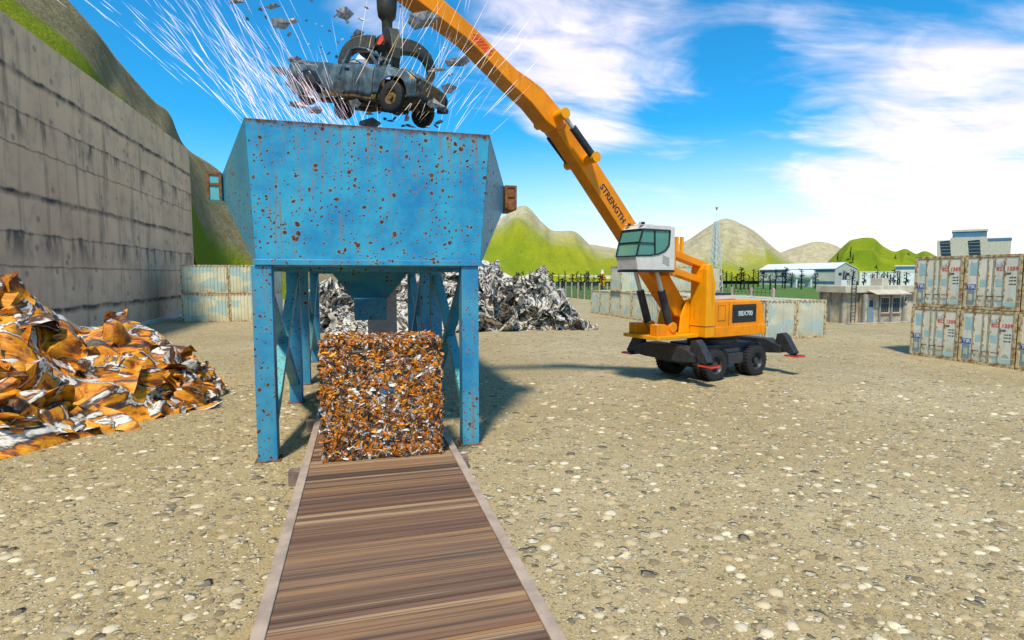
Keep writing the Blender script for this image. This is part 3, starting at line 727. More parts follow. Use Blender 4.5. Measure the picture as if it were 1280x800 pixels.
for x, tp in zip((915,928,965,1025,1070,1095,1120,1130,1150,1165,1185,1205,1215,1250), (375,380,370,385,390,378,392,380,385,395,365,375,375,385)):
    grp.append((840+x/4.267, 250+tp/4.267, 'thin black leafless tree standing behind the guard hut roof', 'black bare trees behind the hut'))
for x in (409,414,419,424,430): grp.append((x, 334, 'thin black leafless tree seen through the hopper legs', 'black bare trees behind the hopper'))
for px, ty, lab, gp in grp:
    D = rs.uniform(165, 215); p = at(px, 345, D); p.z = 0; H = 4.2 + (345-ty)/FPX*D
    i = rs.randrange(4); o = protos[i] if not used[i] else copy_tree(protos[i]); used[i] = True
    o.location = p; o.scale = (rs.uniform(.8,1.4),)*2 + (H/6.,); o.rotation_euler = (0,0,rs.uniform(0,6.28)); tag(o, lab, 'tree', gp)
for px, y0, y1, D in ((1063,308,322,285),(1047,316,325,290),(1066,318,326,280),(1095,331,340,275),(1119,318,326,300),(1135,316,322,305)):
    q = copy_tree(protos[1]); b = at(px, y1, D); q.location = b; hgt = (y1-y0)/FPX*D; q.scale = (1.3,1.3,hgt/6.); tag(q, 'thin black bare tree standing on the slope of the bright green hill', 'tree', 'black bare trees on the green hill')

# ------------------------------------------------------------------ lattice mast
M['mast'] = plain('white galvanised steel', (.66,.66,.62), .5, .2, .12)
mp = at(893.5, 345, 116); mp.z = 0
ms = empty('lattice_mast', mp, R(20), label='white steel lattice mast with a lamp on top behind the excavator', cat='mast')
g = MB(); HM = 15.4; b0, b1 = 1.75, .45
def cr(k, z): r = b0+(b1-b0)*z/HM; a = R(45+90*k); return Vector((math.cos(a)*r, math.sin(a)*r, z))
for k in range(4): g.bar(cr(k,0), cr(k,HM), .13, .13, (1,0,0))
z = 0; st = 2.6
while z < HM-.3:
    z2 = min(z+st, HM)
    for k in range(4):
        g.bar(cr(k,z), cr((k+1)%4,z2), .075, .075); g.bar(cr((k+1)%4,z), cr(k,z2), .075, .075); g.bar(cr(k,z2), cr((k+1)%4,z2), .075, .075)
    z = z2; st = max(st*.86, .9)
g.build('frame', M['mast'], ms)
g = MB(); g.tube((0,0,HM), (0,0,18.2), .035, .03, 8); g.build('antenna', M['mast'], ms)
g = MB(); g.lathe([(.0,18.75),(.22,18.65),(.3,18.45),(.22,18.2),(.0,18.15)], (0,0,0), (0,0,1), 14); lm = g.build('lamp', M['mast'], ms, smooth=True)
g = MB(); g.tube((0,0,17.85), (0,0,18.14), .12, .2, 10); g.build('lamp_base', M['red'], lm)

# ------------------------------------------------------------------ guard hut
M['hut'] = plain('stained render', (.40,.33,.23), .9, 0, .35, 1.1, .2); M['hut_lt'] = plain('pale render', (.50,.44,.33), .9, 0, .15, 1.5, .2); M['pilaster'] = plain('grey pilaster', (.20,.21,.19), .8, 0, .2)
M['door_blue'] = plain('blue grey door', (.16,.22,.28), .5, 0, .15); M['sill'] = plain('red sill', (.45,.12,.06), .7)
HY = 39.6
def hxp(px): return aty(px, 380, HY).x
hx0 = hxp(1054); ht = empty('guard_hut', (hx0, HY, 0), label='low flat roofed concrete guard hut with blue door and barred windows beside the container stack', cat='hut')
HL = hxp(1165)-hx0
def ux(px): return hxp(px)-hx0
g = MB(); g.box(0, HL, 0, 2.6, 0, 2.72); g.build('wall', M['hut'], ht)
g = MB(); g.box(-.35, HL+.3, -.55, 2.75, 2.72, 3.32); g.build('roof', M['hut_lt'], ht, bevel=.03)
for yy in (.02, 1.3, 2.4):
    g = MB(); g.box(-.08, -.003, yy, yy+.18, 0, 2.715); g.build('pilaster', M['pilaster'], ht)
# porch bay
g = MB(); g.box(ux(1073), ux(1123), -.5, -.084, 0, 2.60); pb = g.build('porch_bay', M['hut'], ht)
for px in (1073, 1093, 1107.5, 1122):
    g = MB(); g.box(ux(px)-.10, ux(px)+.10, -.62, -.503, 0, 2.62); g.build('pilaster', M['pilaster'], pb)
g = MB(); xa, xb = ux(1076), ux(1117); g.add([(xa,-.5,3.0),(xb,-.5,3.0),(xb+.5,-1.3,2.64),(xa+.35,-1.3,2.64),(xa,-.5,2.93),(xb,-.5,2.93),(xb+.5,-1.3,2.57),(xa+.35,-1.3,2.57)], [(0,1,2,3),(7,6,5,4),(0,4,5,1),(1,5,6,2),(2,6,7,3),(3,7,4,0)]); g.build('awning', M['hut_lt'], ht)
g = MB(); g.box(ux(1078.5), ux(1086), -.56, -.503, .08, 2.2); dr = g.build('door', M['door_blue'], ht, bevel=.01)
g = MB(); g.box(ux(1079.5), ux(1084), -.575, -.561, 1.45, 2.05); g.build('pane', M['pane'], dr)
g = MB(); g.tube((ux(1085.2),-.60,1.05),(ux(1085.2),-.561,1.05),.03,n=8); g.build('handle', M['chrome'], dr)
for a, b, z0, z1, yy in ((1094.5,1104,.95,2.25,-.5), (1109,1117.5,.95,2.25,-.5), (1124.5,1132,1.85,2.3,0)):
    g = MB(); x0, x1 = ux(a), ux(b); yf = yy-.003
    g.box(x0-.08, x0, yf-.07, yf, z0-.08, z1+.08); g.box(x1, x1+.08, yf-.07, yf, z0-.08, z1+.08); g.box(x0, x1, yf-.07, yf, z1, z1+.08); g.box(x0, x1, yf-.07, yf, z0-.08, z0)
    wn = g.build('window', M['hut_lt'], ht)
    g = MB(); g.box(x0, x1, yf-.03, yf-.01, z0, z1); g.build('pane', M['pane'], wn)
    g = MB()
    for q in range(1, 4): g.box(x0+(x1-x0)*q/4-.012, x0+(x1-x0)*q/4+.012, yf-.06, yf-.035, z0, z1)
    g.box(x0, x1, yf-.058, yf-.037, z0+.62*(z1-z0), z0+.62*(z1-z0)+.03); g.build('bars', M['pilaster'], wn)
    g = MB(); g.box(x0-.15, x1+.15, yf-.14, yf-.072, z0-.15, z0-.085); g.build('sill', M['sill'], wn)
g = MB(); g.box(ux(1088), ux(1092), -.545, -.503, 1.35, 1.95); g.build('notice_box', M['hut_lt'], ht, bevel=.01)
g = MB(); g.box(-.4, HL+.4, -1.2, -.625, 0, .08); g.build('step', M['hut'], ht, bevel=.02)
g = MB(); xl, xr = ux(1056.5), ux(1062)
for x in (xl, xr): g.tube((x,-.62,0.102),(x,-.62,3.75),.035,n=8)
z = .35
while z < 3.6: g.tube((xl,-.62,z),(xr,-.62,z),.025,n=8); z += .31
for z in (1.2,): pass
o = g.build('ladder', M['black_iron'], None); o.location = (hx0, HY, 0); tag(o, 'black steel ladder leaning against the guard hut wall', 'ladder')
g = MB(); g.box(.0, .6, .3, .8, 3.325, 3.85); g.box(.15, .45, .29, .296, 3.45, 3.75); o = g.build('roof_unit', M['mast'], None, bevel=.03); o.location = (hx0, HY, 0); tag(o, 'small white box unit standing on the guard hut roof by the ladder', 'vent box')
g = MB(); g.box(ux(1116), ux(1124), 1.2, 2.4, 3.325, 4.0); o = g.build('chimney_block', M['hut_lt'], None, bevel=.03); o.location = (hx0, HY, 0); tag(o, 'square pale masonry block standing on the guard hut roof above the windows', 'roof block')

# ------------------------------------------------------------------ far buildings
M['wh'] = plain('ribbed cream cladding', (.70,.62,.46), .7, 0, .12, .4); M['whroof'] = plain('white sheet roof', (.72,.70,.64), .5, 0, .06, .4); M['stripe'] = plain('blue cladding stripe', (.06,.15,.24), .5, 0, .15, .5)
M['gable'] = plain('grey gable cladding', (.42,.41,.35), .7, 0, .1, .5)
n0 = at(1043, 357, 232); n0.z = 0; wy = n0.y*.24; ww = at(1074.5, 350, 232).x - n0.x + 1.5
wh = empty('warehouse', n0, label='long cream warehouse with blue stripes and a grey gable beyond the bare trees', cat='warehouse')
g = MB(); g.box(0, ww, 0.05, wy, 0, 7.1); g.build('wall', M['wh'], wh)
g = MB(); g.prism([(0,0),(ww,0),(ww,6.9),(ww*.42,9.7),(0,7.2)], lambda a, b, c: Vector((a, c, b)), -.1, .04); g.build('gable', M['gable'], wh)
g = MB(); g.prism([(-.4,7.12),(ww*.42,9.75),(ww+.4,6.92),(ww+.4,7.12),(ww*.42,9.98),(-.4,7.35)], lambda a, b, c: Vector((a, c, b)), -.4, wy+.4); g.build('roof', M['whroof'], wh)
for z0, z1, f0, f1 in ((6.0,7.0,.0,1.), (3.7,4.5,.28,.75), (.9,2.0,.0,1.)):
    g = MB(); g.box(-.08, -.004, wy*f0+.1, wy*f1-.1, z0, z1); g.build('stripe', M['stripe'], wh)
for a in (.15, .5):
    g = MB(); g.box(ww*a, ww*a+1.6, -.16, -.104, 4.4, 5.6); g.build('window', M['pane'], wh)
g = MB(); g.tube((0,0,2.2),(9,0,2.2),2.1,n=24)
for x, s_ in ((0,-1),(9,1)): g.lathe([(2.1,0),(1.8,.6),(1.2,1.0),(.0,1.2)], (x,0,2.2), (s_,0,0), 24)
for x in (1.5, 7.5): g.box(x-.3, x+.3, -1.6, 1.6, -2.2, .8)
o = g.build('storage_tank', M['mast'], None, smooth='auto'); q = at(988, 345, 205); o.location = (q.x, q.y, 2.2); o.rotation_euler = (0,0,-YAW*.4); tag(o, 'white rounded storage tank standing in front of the cream warehouse', 'tank')
for (px0, px1, D, h0, lab) in ((640, 775, 240, 4.3, 'long low white wall beyond the field between scrap mound and containers'), (1074, 1175, 240, 6.0, 'long low white wall beyond the field behind the guard hut')):
    a, b = at(px0, 345, D), at(px1, 345, D); w_ = empty('boundary_wall', (a.x, a.y, 0), -YAW, label=lab, cat='wall'); L = (b-a).length
    g = MB(); g.box(0, L, 0, .6, 0, h0); g.build('wall_panel', M['whroof'], w_)
    g = MB(); g.box(-.2, L+.2, -.15, .75, h0, h0+.25); g.build('coping', M['wh'], w_)
    g = MB()
    for k in range(int(L//6)+1): g.box(k*6., k*6.+.5, -.18, -.002, 0, h0-.002)
    g.build('pier', M['wh'], w_)
q = at(753, 345, 236); q.z = 0
yt = empty('yellow_tank', q, label='small yellow drum tank with grey cap beyond the field wall', cat='tank')
g = MB(); g.tube((0,0,0),(0,0,5.2),1.2,n=18); g.build('drum', M['amber'], yt, smooth='auto'); g = MB(); g.tube((0,0,5.2),(0,0,6.9),.75,.5,n=14); g.build('cap', M['mast'], yt, smooth='auto')
# second cream shed
a = at(1119, 345, 255); sh = empty('shed', (a.x,a.y,0), -YAW-R(34), label='cream shed with a blue band partly hidden by the door containers', cat='shed')
g = MB(); g.box(0, 24, 0, 14, 0, 8.6); g.build('wall', M['wh'], sh); g = MB(); g.box(-.3, 24.3, -.3, 14.3, 8.6, 9.1); g.build('roof', M['whroof'], sh); g = MB(); g.box(0, 24, -.1, -.003, 7.2, 8.3); g.build('stripe', M['stripe'], sh)
# control block
D = 250; m1 = FPX/D
a = at(1168, 345, D); cb = empty('control_tower', (a.x,a.y,0), -YAW-R(37), label='pale concrete control tower with dark sloping windows rising above the door containers', cat='tower')
def cz(y): return 4.2+(345-y)/m1
wpx = lambda x: (x-1168)/m1*.84
g = MB(); g.prism([(wpx(1169),cz(301)),(wpx(1185),cz(301)),(wpx(1185),cz(298)),(wpx(1225),cz(298)),(wpx(1225),cz(300)),(wpx(1251),cz(300)),(wpx(1251),0),(wpx(1172),0)], lambda a, b, c: Vector((a, c, b)), 0, 16); g.build('wall', M['hut_lt'], cb)
g = MB(); g.box(wpx(1187), wpx(1225), 2, 12, cz(297.9), cz(291)); up = g.build('lantern', M['stripe'], cb); g = MB(); g.box(wpx(1186), wpx(1226), 1.7, 12.3, cz(291), cz(288.6)); g.build('roof', M['hut_lt'], up)
for x0, x1 in ((1172, 1183.5), (1204, 1217)):
    g = MB(); g.prism([(wpx(x0),cz(302.5)),(wpx(x1),cz(301.5)),(wpx(x1)+.8,cz(322)),(wpx(x0)+.9,cz(322))], lambda a, b, c: Vector((a, c, b)), -.12, -.003); wn = g.build('window', M['pane'], cb)
    g = MB()
    for y in (305, 309, 313, 317): g.box(wpx(x0)+.3, wpx(x1)+.5, -.2, -.123, cz(y), cz(y)+.25)
    g.build('slat', M['pilaster'], wn)
g = MB(); g.box(wpx(1226), wpx(1251.5), -.15, -.003, cz(303.5), cz(300.5)); g.build('stripe', M['stripe'], cb)

# ------------------------------------------------------------------ excavator
EU = Vector((-.966,-.258,0)).normalized()
ex = empty('material_handler', (14.6,20.6,0), math.atan2(EU.y, EU.x), label='orange wheeled material handler with raised white cab and long boom reaching over the hopper', cat='excavator')
XZ = lambda a, b, c: Vector((a, c, b))
# undercarriage
g = MB(); g.box(-2.5, 2.6, -.72, .72, .72, 1.28); g.box(-1.5, 1.5, -.95, .95, 1.0, 1.40)
ch = g.build('chassis', M['black_iron'], ex, bevel=.03)
for sx in (1, -1):
    g = MB(); x0, x1 = sorted((sx*2.35, sx*2.95))
    prof = [(-1.62,.92),(-1.62,1.22),(-.9,1.47),(.9,1.47),(1.62,1.22),(1.62,.92),(.9,.86),(-.9,.86)]
    g.prism(prof, lambda a, b, c: Vector((c, a, b)), x0, x1); g.build('cross_beam', M['black_iron'], ch, bevel=.025)
g = MB(); g.lathe([(.0,1.40),(1.02,1.40),(1.02,1.58),(.92,1.60),(.92,1.75),(.0,1.75)], (0,0,0), (0,0,1), 36); g.build('slew_ring', M['black_iron'], ex, smooth='auto')
g = MB(); g.box(-.35, .55, .73, 1.35, .62, 1.05); g.box(-.35, .55, .73, 1.20, 1.052, 1.22); g.build('step_box', M['black_iron'], ch, bevel=.03)
for x in (1.28, -1.25):
    g = MB(); g.tube((x,-1.0,.63),(x,1.0,.63),.16,n=12); g.box(x-.3, x+.3, -.3, .3, .45, .85); g.build('axle', M['black_iron'], ch)
    for sy in (-1, 1):
        wl = MB(); prof = [(.36,-.15),(.50,-.17),(.60,-.14),(.635,-.09),(.635,.09),(.60,.14),(.50,.17),(.36,.15)]
        for yo in (.80, 1.22): wl.lathe(prof, (x, sy*yo, .635), (0,1,0), 32)
        for yo in (.80, 1.22):
            for k in range(28):
                a = 2*math.pi*k/28; c = Vector((x+math.cos(a)*.636, sy*yo, .635+math.sin(a)*.636)); wl.bar(c-Vector((0,.13,0)), c+Vector((0,.13,0)), .05, .03, (math.cos(a),0,math.sin(a)))
        wh_ = wl.build('wheel', M['rubber'], ex, smooth='auto')
        g = MB(); y0 = sy*1.22; g.lathe([(.0,sy*.02),(.12,sy*.02),(.13,sy*.10),(.0,sy*.11)], (x,y0,.635), (0,1,0), 20); g.lathe([(.0,-sy*.03),(.30,-sy*.03),(.33,sy*.10),(.365,sy*.13),(.365,-sy*.15)], (x,y0,.635), (0,1,0), 28)
        for k in range(8):
            a = 2*math.pi*k/8; g.tube((x+math.cos(a)*.22, y0-sy*.03, .635+math.sin(a)*.22), (x+math.cos(a)*.22, y0+sy*.01, .635+math.sin(a)*.22), .022, n=6)
        g.build('rim', M['hub'], wh_, smooth='auto')
for sx in (1, -1):
    for sy in (1, -1):
        g = MB(); x0, x1 = sx*2.48, sx*2.82
        x0, x1 = sorted((x0, x1)); prof = [(1.30,1.25),(1.38,1.72),(1.62,1.78),(1.78,1.66),(2.22,.98),(2.10,.86),(1.86,.95),(1.58,1.15)]
        g.prism([(sy*a, b) for a, b in prof], lambda a, b, c: Vector((c, a, b)), x0, x1); og = g.build('outrigger', M['black_iron'], ex, bevel=.02)
        g = MB(); g.box(x0-.10, x1+.10, min(sy*1.82, sy*2.42), max(sy*1.82, sy*2.42), .80, .86, ); ft = g.build('foot', M['black_iron'], og, bevel=.01)
        g = MB(); e = .012
        g.box(x0-.10-e, x0-.102, min(sy*1.82, sy*2.42), max(sy*1.82, sy*2.42), .81, .87); g.box(x1+.102, x1+.10+e, min(sy*1.82, sy*2.42), max(sy*1.82, sy*2.42), .81, .87)
        g.box(x0-.10, x1+.10, min(sy*2.422, sy*2.436), max(sy*2.422, sy*2.436), .80, .865); g.build('marker_edge', M['red'], ft)
# upper body
g = MB(); g.prism([(-1.72,1.78),(-1.78,2.3),(-1.66,2.95),(-1.45,3.22),(1.42,3.22),(1.42,1.78)], XZ, -1.30, 1.28); bd = g.build('engine_housing', M['orange'], ex, bevel=.06)
g = MB(); g.prism([(-1.74,1.76),(1.44,1.76),(1.44,2.16),(-1.79,2.16)], XZ, 1.282, 1.33); g.build('lower_skirt', M['orange'], bd, bevel=.015)
g = MB(); g.box(-1.17, .34, 1.283, 1.296, 2.30, 3.04); gr = g.build('grille', M['louver'], bd, bevel=.01)
g = MB()
for k in range(8): g.box(-1.15, .32, 1.297, 1.312, 2.35+.08*k, 2.35+.08*k+.03)
g.build('slat', M['black_iron'], gr)
text_mesh('lettering', 'BBX700', .27, basis((-1,0,0),(0,0,1),(-.45,1.318,2.66)), M['pale_ink'], gr, .004)
g = MB(); g.box(.78, 1.18, 1.282, 1.29, 2.42, 3.00); ap = g.build('access_panel', M['orange'], bd, bevel=.01)
g = MB(); g.box(.76, .778, 1.281, 1.288, 2.40, 3.02); g.box(1.182, 1.20, 1.281, 1.288, 2.40, 3.02); g.box(.78, 1.18, 1.281, 1.288, 3.002, 3.02); g.box(.78, 1.18, 1.281, 1.288, 2.40, 2.418); g.build('seam', M['seam'], ap)
g = MB(); g.box(.53, .55, 1.281, 1.287, 2.17, 3.15); g.build('seam', M['seam'], bd)
g = MB(); g.box(-.4, .9, -.6, .9, 3.225, 3.40); g.build('hatch', M['cab_white'], bd, bevel=.04)
g = MB(); g.box(-.2, .8, .0, .8, 3.402, 3.50); g.build('air_vent', M['black_iron'], bd, bevel=.02)
g = MB()
for x in (-.7, 1.1): g.tube((x,1.1,3.22),(x,1.1,3.40),.02,n=6)
g.tube((-.7,1.1,3.40),(1.1,1.1,3.40),.02,n=6); g.build('handrail', M['chrome'], bd)
# front platform, boom foot
g = MB(); g.box(1.423, 4.15, -.95, .95, 1.76, 1.90); pf = g.build('platform', M['amber'], ex, bevel=.02)
g = MB(); g.prism([(1.45,1.902),(2.5,1.902),(2.42,2.6),(2.1,3.25),(1.45,3.3)], XZ, -.75, -.42); g.prism([(1.45,1.902),(2.5,1.902),(2.42,2.6),(2.1,3.25),(1.45,3.3)], XZ, .42, .49); g.box(1.45, 1.9, -.418, .418, 1.902, 3.1); g.build('boom_foot', M['amber'], pf, bevel=.03)
for sy in (-1, 1):
    g = MB(); a, b = sorted((sy*.40, sy*.78)); g.tube((3.12, a, 2.2), (3.12, b, 2.2), .20, n=18); g.box(2.92, 3.5, a+.05, b-.05, 1.902, 2.2); g.box(3.5, 4.0, a, b, 1.902, 2.33); g.build('cylinder_lug', M['orange'], pf, bevel=.015)
    g = MB(); p0, p1 = Vector((3.12, sy*.58, 2.2)), Vector((4.18, sy*.58, 5.22)); q = p0.lerp(p1, .47)
    g.tube(p0.lerp(p1, .03), q, .155, n=18); cy_ = g.build('lift_cylinder', M['black_iron'], ex, smooth='auto'); g = MB(); g.tube(q, p1, .085, n=14); g.tube(p1-Vector((0,.14,0)), p1+Vector((0,.14,0)), .14, n=14); g.build('rod', M['chrome'], cy_, smooth='auto')
# cab riser
g = MB(); prof = [(1.44,1.77),(1.95,1.77),(1.95,4.45),(1.88,4.66),(1.66,4.66),(1.44,3.9)]
g.prism(prof, XZ, .52, 1.335); rs_ = g.build('riser_post', M['amber'], ex, bevel=.035)
g = MB(); g.box(1.43, 1.958, .515, 1.342, 2.20, 2.225); g.build('seam', M['seam'], rs_)
for z0, z1 in ((4.62, 5.08), (3.98, 4.42)):
    g = MB(); g.bar((1.62, .78, z0), (3.42, .78, z1), .42, .26); g.build('riser_arm', M['orange'], ex, bevel=.02)
g = MB(); g.box(3.36, 3.72, .5, 1.06, 4.2, 5.4); g.build('cab_bracket', M['orange'], ex, bevel=.02)
for x, y in ((2.95, .68), (2.68, .68)):
    g = MB(); g.box(x-.055, x+.055, y-.06, y+.06, 4.95, 5.72); g.build('guard_post', M['amber'], ex, bevel=.008)
# cab
cy0, cy1 = .28, 1.34
side = [(3.74,4.42),(5.56,4.42),(5.66,4.92),(5.52,5.45),(5.34,5.92),(5.2,6.0),(3.76,6.04)]
cabm = MB(); cabm.prism([(3.74,4.42),(5.56,4.42),(5.655,4.90),(5.0,4.93),(4.4,5.0),(4.1,5.12),(3.98,5.32),(3.95,5.86),(5.36,5.86),(5.2,6.0),(3.76,6.04)], XZ, cy0, cy1)
cabm = MB()
low = [(3.74,4.42),(5.56,4.42),(5.655,4.90),(5.0,4.92),(4.55,4.98),(4.22,5.10),(4.02,5.32),(3.98,5.88),(3.98,6.0),(3.76,6.0)]
roof = [(3.98,5.88),(5.36,5.88),(5.22,6.02),(3.98,6.04)]
cabm.prism(low, XZ, cy0, cy0+.05); cabm.prism(low, XZ, cy1-.05, cy1)
cabm.prism(roof, XZ, cy0, cy1)
cabm.box(3.745, 3.83, cy0+.05, cy1-.05, 4.43, 6.0); cabm.box(3.76, 5.5, cy0+.05, cy1-.05, 4.43, 4.50)
cabm.add([(5.50,cy0+.05,4.43),(5.56,cy0+.05,4.43),(5.655,cy0+.05,4.90),(5.59,cy0+.05,4.90),(5.50,cy1-.05,4.43),(5.56,cy1-.05,4.43),(5.655,cy1-.05,4.90),(5.59,cy1-.05,4.90)], [(3,2,1,0),(4,5,6,7),(0,1,5,4),(1,2,6,5),(2,3,7,6),(3,0,4,7)])
cab = cabm.build('cab', M['cab_white'], ex, bevel=.012)
g = MB(); g.prism([(3.74,4.34),(5.57,4.34),(5.57,4.415),(3.74,4.415)], XZ, cy0-.01, cy1+.01); g.build('base_trim', M['black'], cab)
sidew = [(5.64,4.925),(5.0,4.945),(4.56,5.0),(4.24,5.12),(4.05,5.33),(4.01,5.86),(5.35,5.86),(5.50,5.45)]
for y0, y1 in ((cy1-.035, cy1-.015), (cy0+.015, cy0+.035)):
    g = MB(); g.prism(sidew, XZ, y0, y1); g.build('side_window', M['glass'], cab)
g = MB(); fr = [(5.615,4.93),(5.49,5.43),(5.34,5.86)]
for (xa, za), (xb, zb) in ((fr[0], fr[1]), (fr[1], fr[2])):
    g.add([(xa,cy0+.06,za),(xa,cy1-.06,za),(xb,cy1-.06,zb),(xb,cy0+.06,zb)], [(0,1,2,3)])
g.build('windscreen', M['glass'], cab)
def trimline(pts, y, r=.022):
    g = MB()
    for a, b in zip(pts[:-1], pts[1:]): g.bar((a[0],y,a[1]), (b[0],y,b[1]), r*2, r*2, (0,1,0))
    return g
for y in (cy1+.004, cy0-.004):
    g = trimline(sidew + [sidew[0]], y); g2 = trimline([(4.75,4.97),(4.78,5.86)], y)
    g.add(g2.v, g2.f); g3 = trimline([(5.53,5.38),(4.77,5.38)], y, .018); g.add(g3.v, g3.f); g.build('window_trim', M['black'], cab)
g = MB()
for x, z in ((5.66,4.91),(5.53,5.40),(5.37,5.87)): g.bar((x,cy0,z),(x,cy1,z),.04,.04)
for a, b in zip(((5.66,4.91),(5.53,5.40)), ((5.53,5.40),(5.37,5.87))): g.bar((a[0],cy0,a[1]),(b[0],cy0,b[1]),.04,.04,(0,1,0))
g.build('screen_trim', M['black'], cab)
g = MB(); g.box(4.2, 4.75, .55, 1.05, 4.505, 4.9); g.box(4.1, 4.22, .55, 1.05, 4.905, 5.5); g.build('seat', M['black_iron'], cab, bevel=.04)
g = MB()
for k in range(6): g.bar((4.02-.0*k,cy1+.004,4.56+.055*k),(4.36,cy1+.004,4.68+.055*k),.008,.012,(0,1,0))
g.build('vent_slot', M['hub'], cab)
for y in (cy0+.12, cy1-.22):
    g = MB(); g.box(5.20, 5.36, y, y+.16, 6.045, 6.13); lp = g.build('work_lamp', M['black'], cab, bevel=.01); g = MB(); g.box(5.362, 5.375, y+.02, y+.14, 6.055, 6.12); g.build('lens', M['white'], lp)
g = MB(); g.box(4.6, 5.0, cy0+.2, cy1-.2, 6.045, 6.12); g.build('roof_hatch', M['white'], cab, bevel=.02)
# boom
bm_ = MB(); bprof = [(1.88,2.72),(2.12,2.50),(2.55,2.62),(5.31,5.75),(7.3,7.95),(8.45,9.22),(8.55,9.55),(8.15,9.75),(6.55,8.18),(4.70,6.18),(3.0,4.36),(1.96,3.10)]
bm_.prism(bprof, XZ, -.30, .30); boom = bm_.build('boom', M['orange'], ex, bevel=.03)
dirn = Vector((-.657,0,-.754)); text_mesh('lettering', 'STRENGTH', .335, basis(dirn, Vector((-.754,0,.657)), (5.86,.304,6.82)), M['ink'], boom, .003)
sk = MB(); sprof = [(8.02,9.42),(8.20,9.16),(8.50,9.17),(8.87,9.38),(9.42,9.86),(10.3,10.40),(11.73,11.39),(13.39,12.16),(14.30,12.60),(14.40,12.85),(14.1,13.10),(12.54,12.36),(11.55,11.81),(10.54,11.14),(9.98,10.80),(9.5,10.62),(8.98,10.38),(8.5,10.0),(8.08,9.70)]
sk.prism(sprof, XZ, -.37, .37); stick = sk.build('stick', M['orange'], ex, bevel=.03)
g = MB()
for k in range(7):
    q0 = (11.70-.1*k, 11.53-.073*k); f0 = .45 if k == 0 else 0; f1 = .5 if k == 6 else 1.
    a = (q0[0]-.305*f0, q0[1]+.077*f0); b = (q0[0]-.305*f1, q0[1]+.077*f1)
    g.prism([a, b, (b[0]-.04, b[1]-.052), (a[0]-.04, a[1]-.052)], XZ, .372, .378)
g.build('warning_stripes', M['red'], stick)
for sy in (-1, 1):
    p0, p1 = Vector((7.08, sy*.70, 8.28)), Vector((8.40, sy*.70, 9.56)); q = p0.lerp(p1, .70)
    g = MB(); g.tube(p0+Vector((0,-sy*.42,0)), p0+Vector((0,sy*.16,0)), .18, n=18); g.build('cylinder_lug', M['amber'], boom, smooth='auto'); g = MB(); g.tube(p1+Vector((0,-sy*.40,0)), p1+Vector((0,sy*.16,0)), .18, n=18); g.build('cylinder_lug', M['amber'], stick, smooth='auto')
    g = MB(); g.tube(p0.lerp(p1,.07), q, .125, n=16); c_ = g.build('stick_cylinder', M['black_iron'], ex, smooth='auto'); g = MB(); g.tube(q, p1, .07, n=12); g.build('rod', M['chrome'], c_, smooth='auto')
# grapple
GX = 14.13
g = MB(); g.box(GX-.16, GX+.16, -.20, .20, 12.62, 12.9); g.lathe([(.0,12.72),(.22,12.72),(.30,12.5),(.28,11.85),(.25,11.62),(.18,11.55),(.155,11.5),(.14,11.1),(.26,11.05),(.36,10.95),(.36,10.72),(.24,10.6),(.0,10.6)], (GX,0,0), (0,0,1), 22)
gp = g.build('grapple', M['grab'], ex, smooth='auto')
g = MB(); ang0 = math.atan2(EU.y, EU.x)
for k, cang in enumerate((-68, 18, 112, 190)):
    # camera-frame angle -> local
    d = RT*math.cos(R(cang)) + Vector((FW.x, FW.y, 0)).normalized()*math.sin(R(cang))
    loc = Vector((d.dot(EU), d.dot(Vector((-EU.y, EU.x, 0))), 0)); sd = Vector((0,0,1)).cross(loc)
    path = []; ws = []; hs = []
    for i in range(13):
        t = i/12; a = R(95 - 150*t); rr = 1.15
        path.append(Vector((GX,0,10.12)) + loc*(.34+.95*math.sin(min(t*1.25,1)*math.pi/2) - .45*max(0,t-.72)/.28) + Vector((0,0,.72 - 1.55*t**2.1 + .10*math.sin(t*math.pi)))); ws.append(.34-.16*t); hs.append(.40-.22*t)
    gg = MB(); gg.sweep(path, ws, hs, sd); gg.build('claw', M['grab'], gp, bevel=.02)
q = RT*(-.12) - Vector((FW.x,FW.y,0))*.37; lq = Vector((q.dot(EU), q.dot(Vector((-EU.y,EU.x,0))), 0))
g = MB(); pr = Vector((RT.dot(EU), RT.dot(Vector((-EU.y,EU.x,0))), 0)); nf = Vector((FW.x,FW.y,0)).normalized(); nfl = Vector((nf.dot(EU), nf.dot(Vector((-EU.y,EU.x,0))), 0))
c = Vector((GX,0,10.84)) - nfl*.365 - pr*.10
vs = [c+pr*a+Vector((0,0,b))-nfl*d_ for d_ in (0,.012) for a, b in ((-.12,-.11),(-.02,-.13),(.12,.05),(.10,.13),(.0,.13),(-.08,-.02))]
g.add(vs, [tuple(range(6))[::-1], tuple(range(6,12))]+[(i,(i+1)%6,6+(i+1)%6,6+i) for i in range(6)]); g.build('red_mark', M['red'], gp)

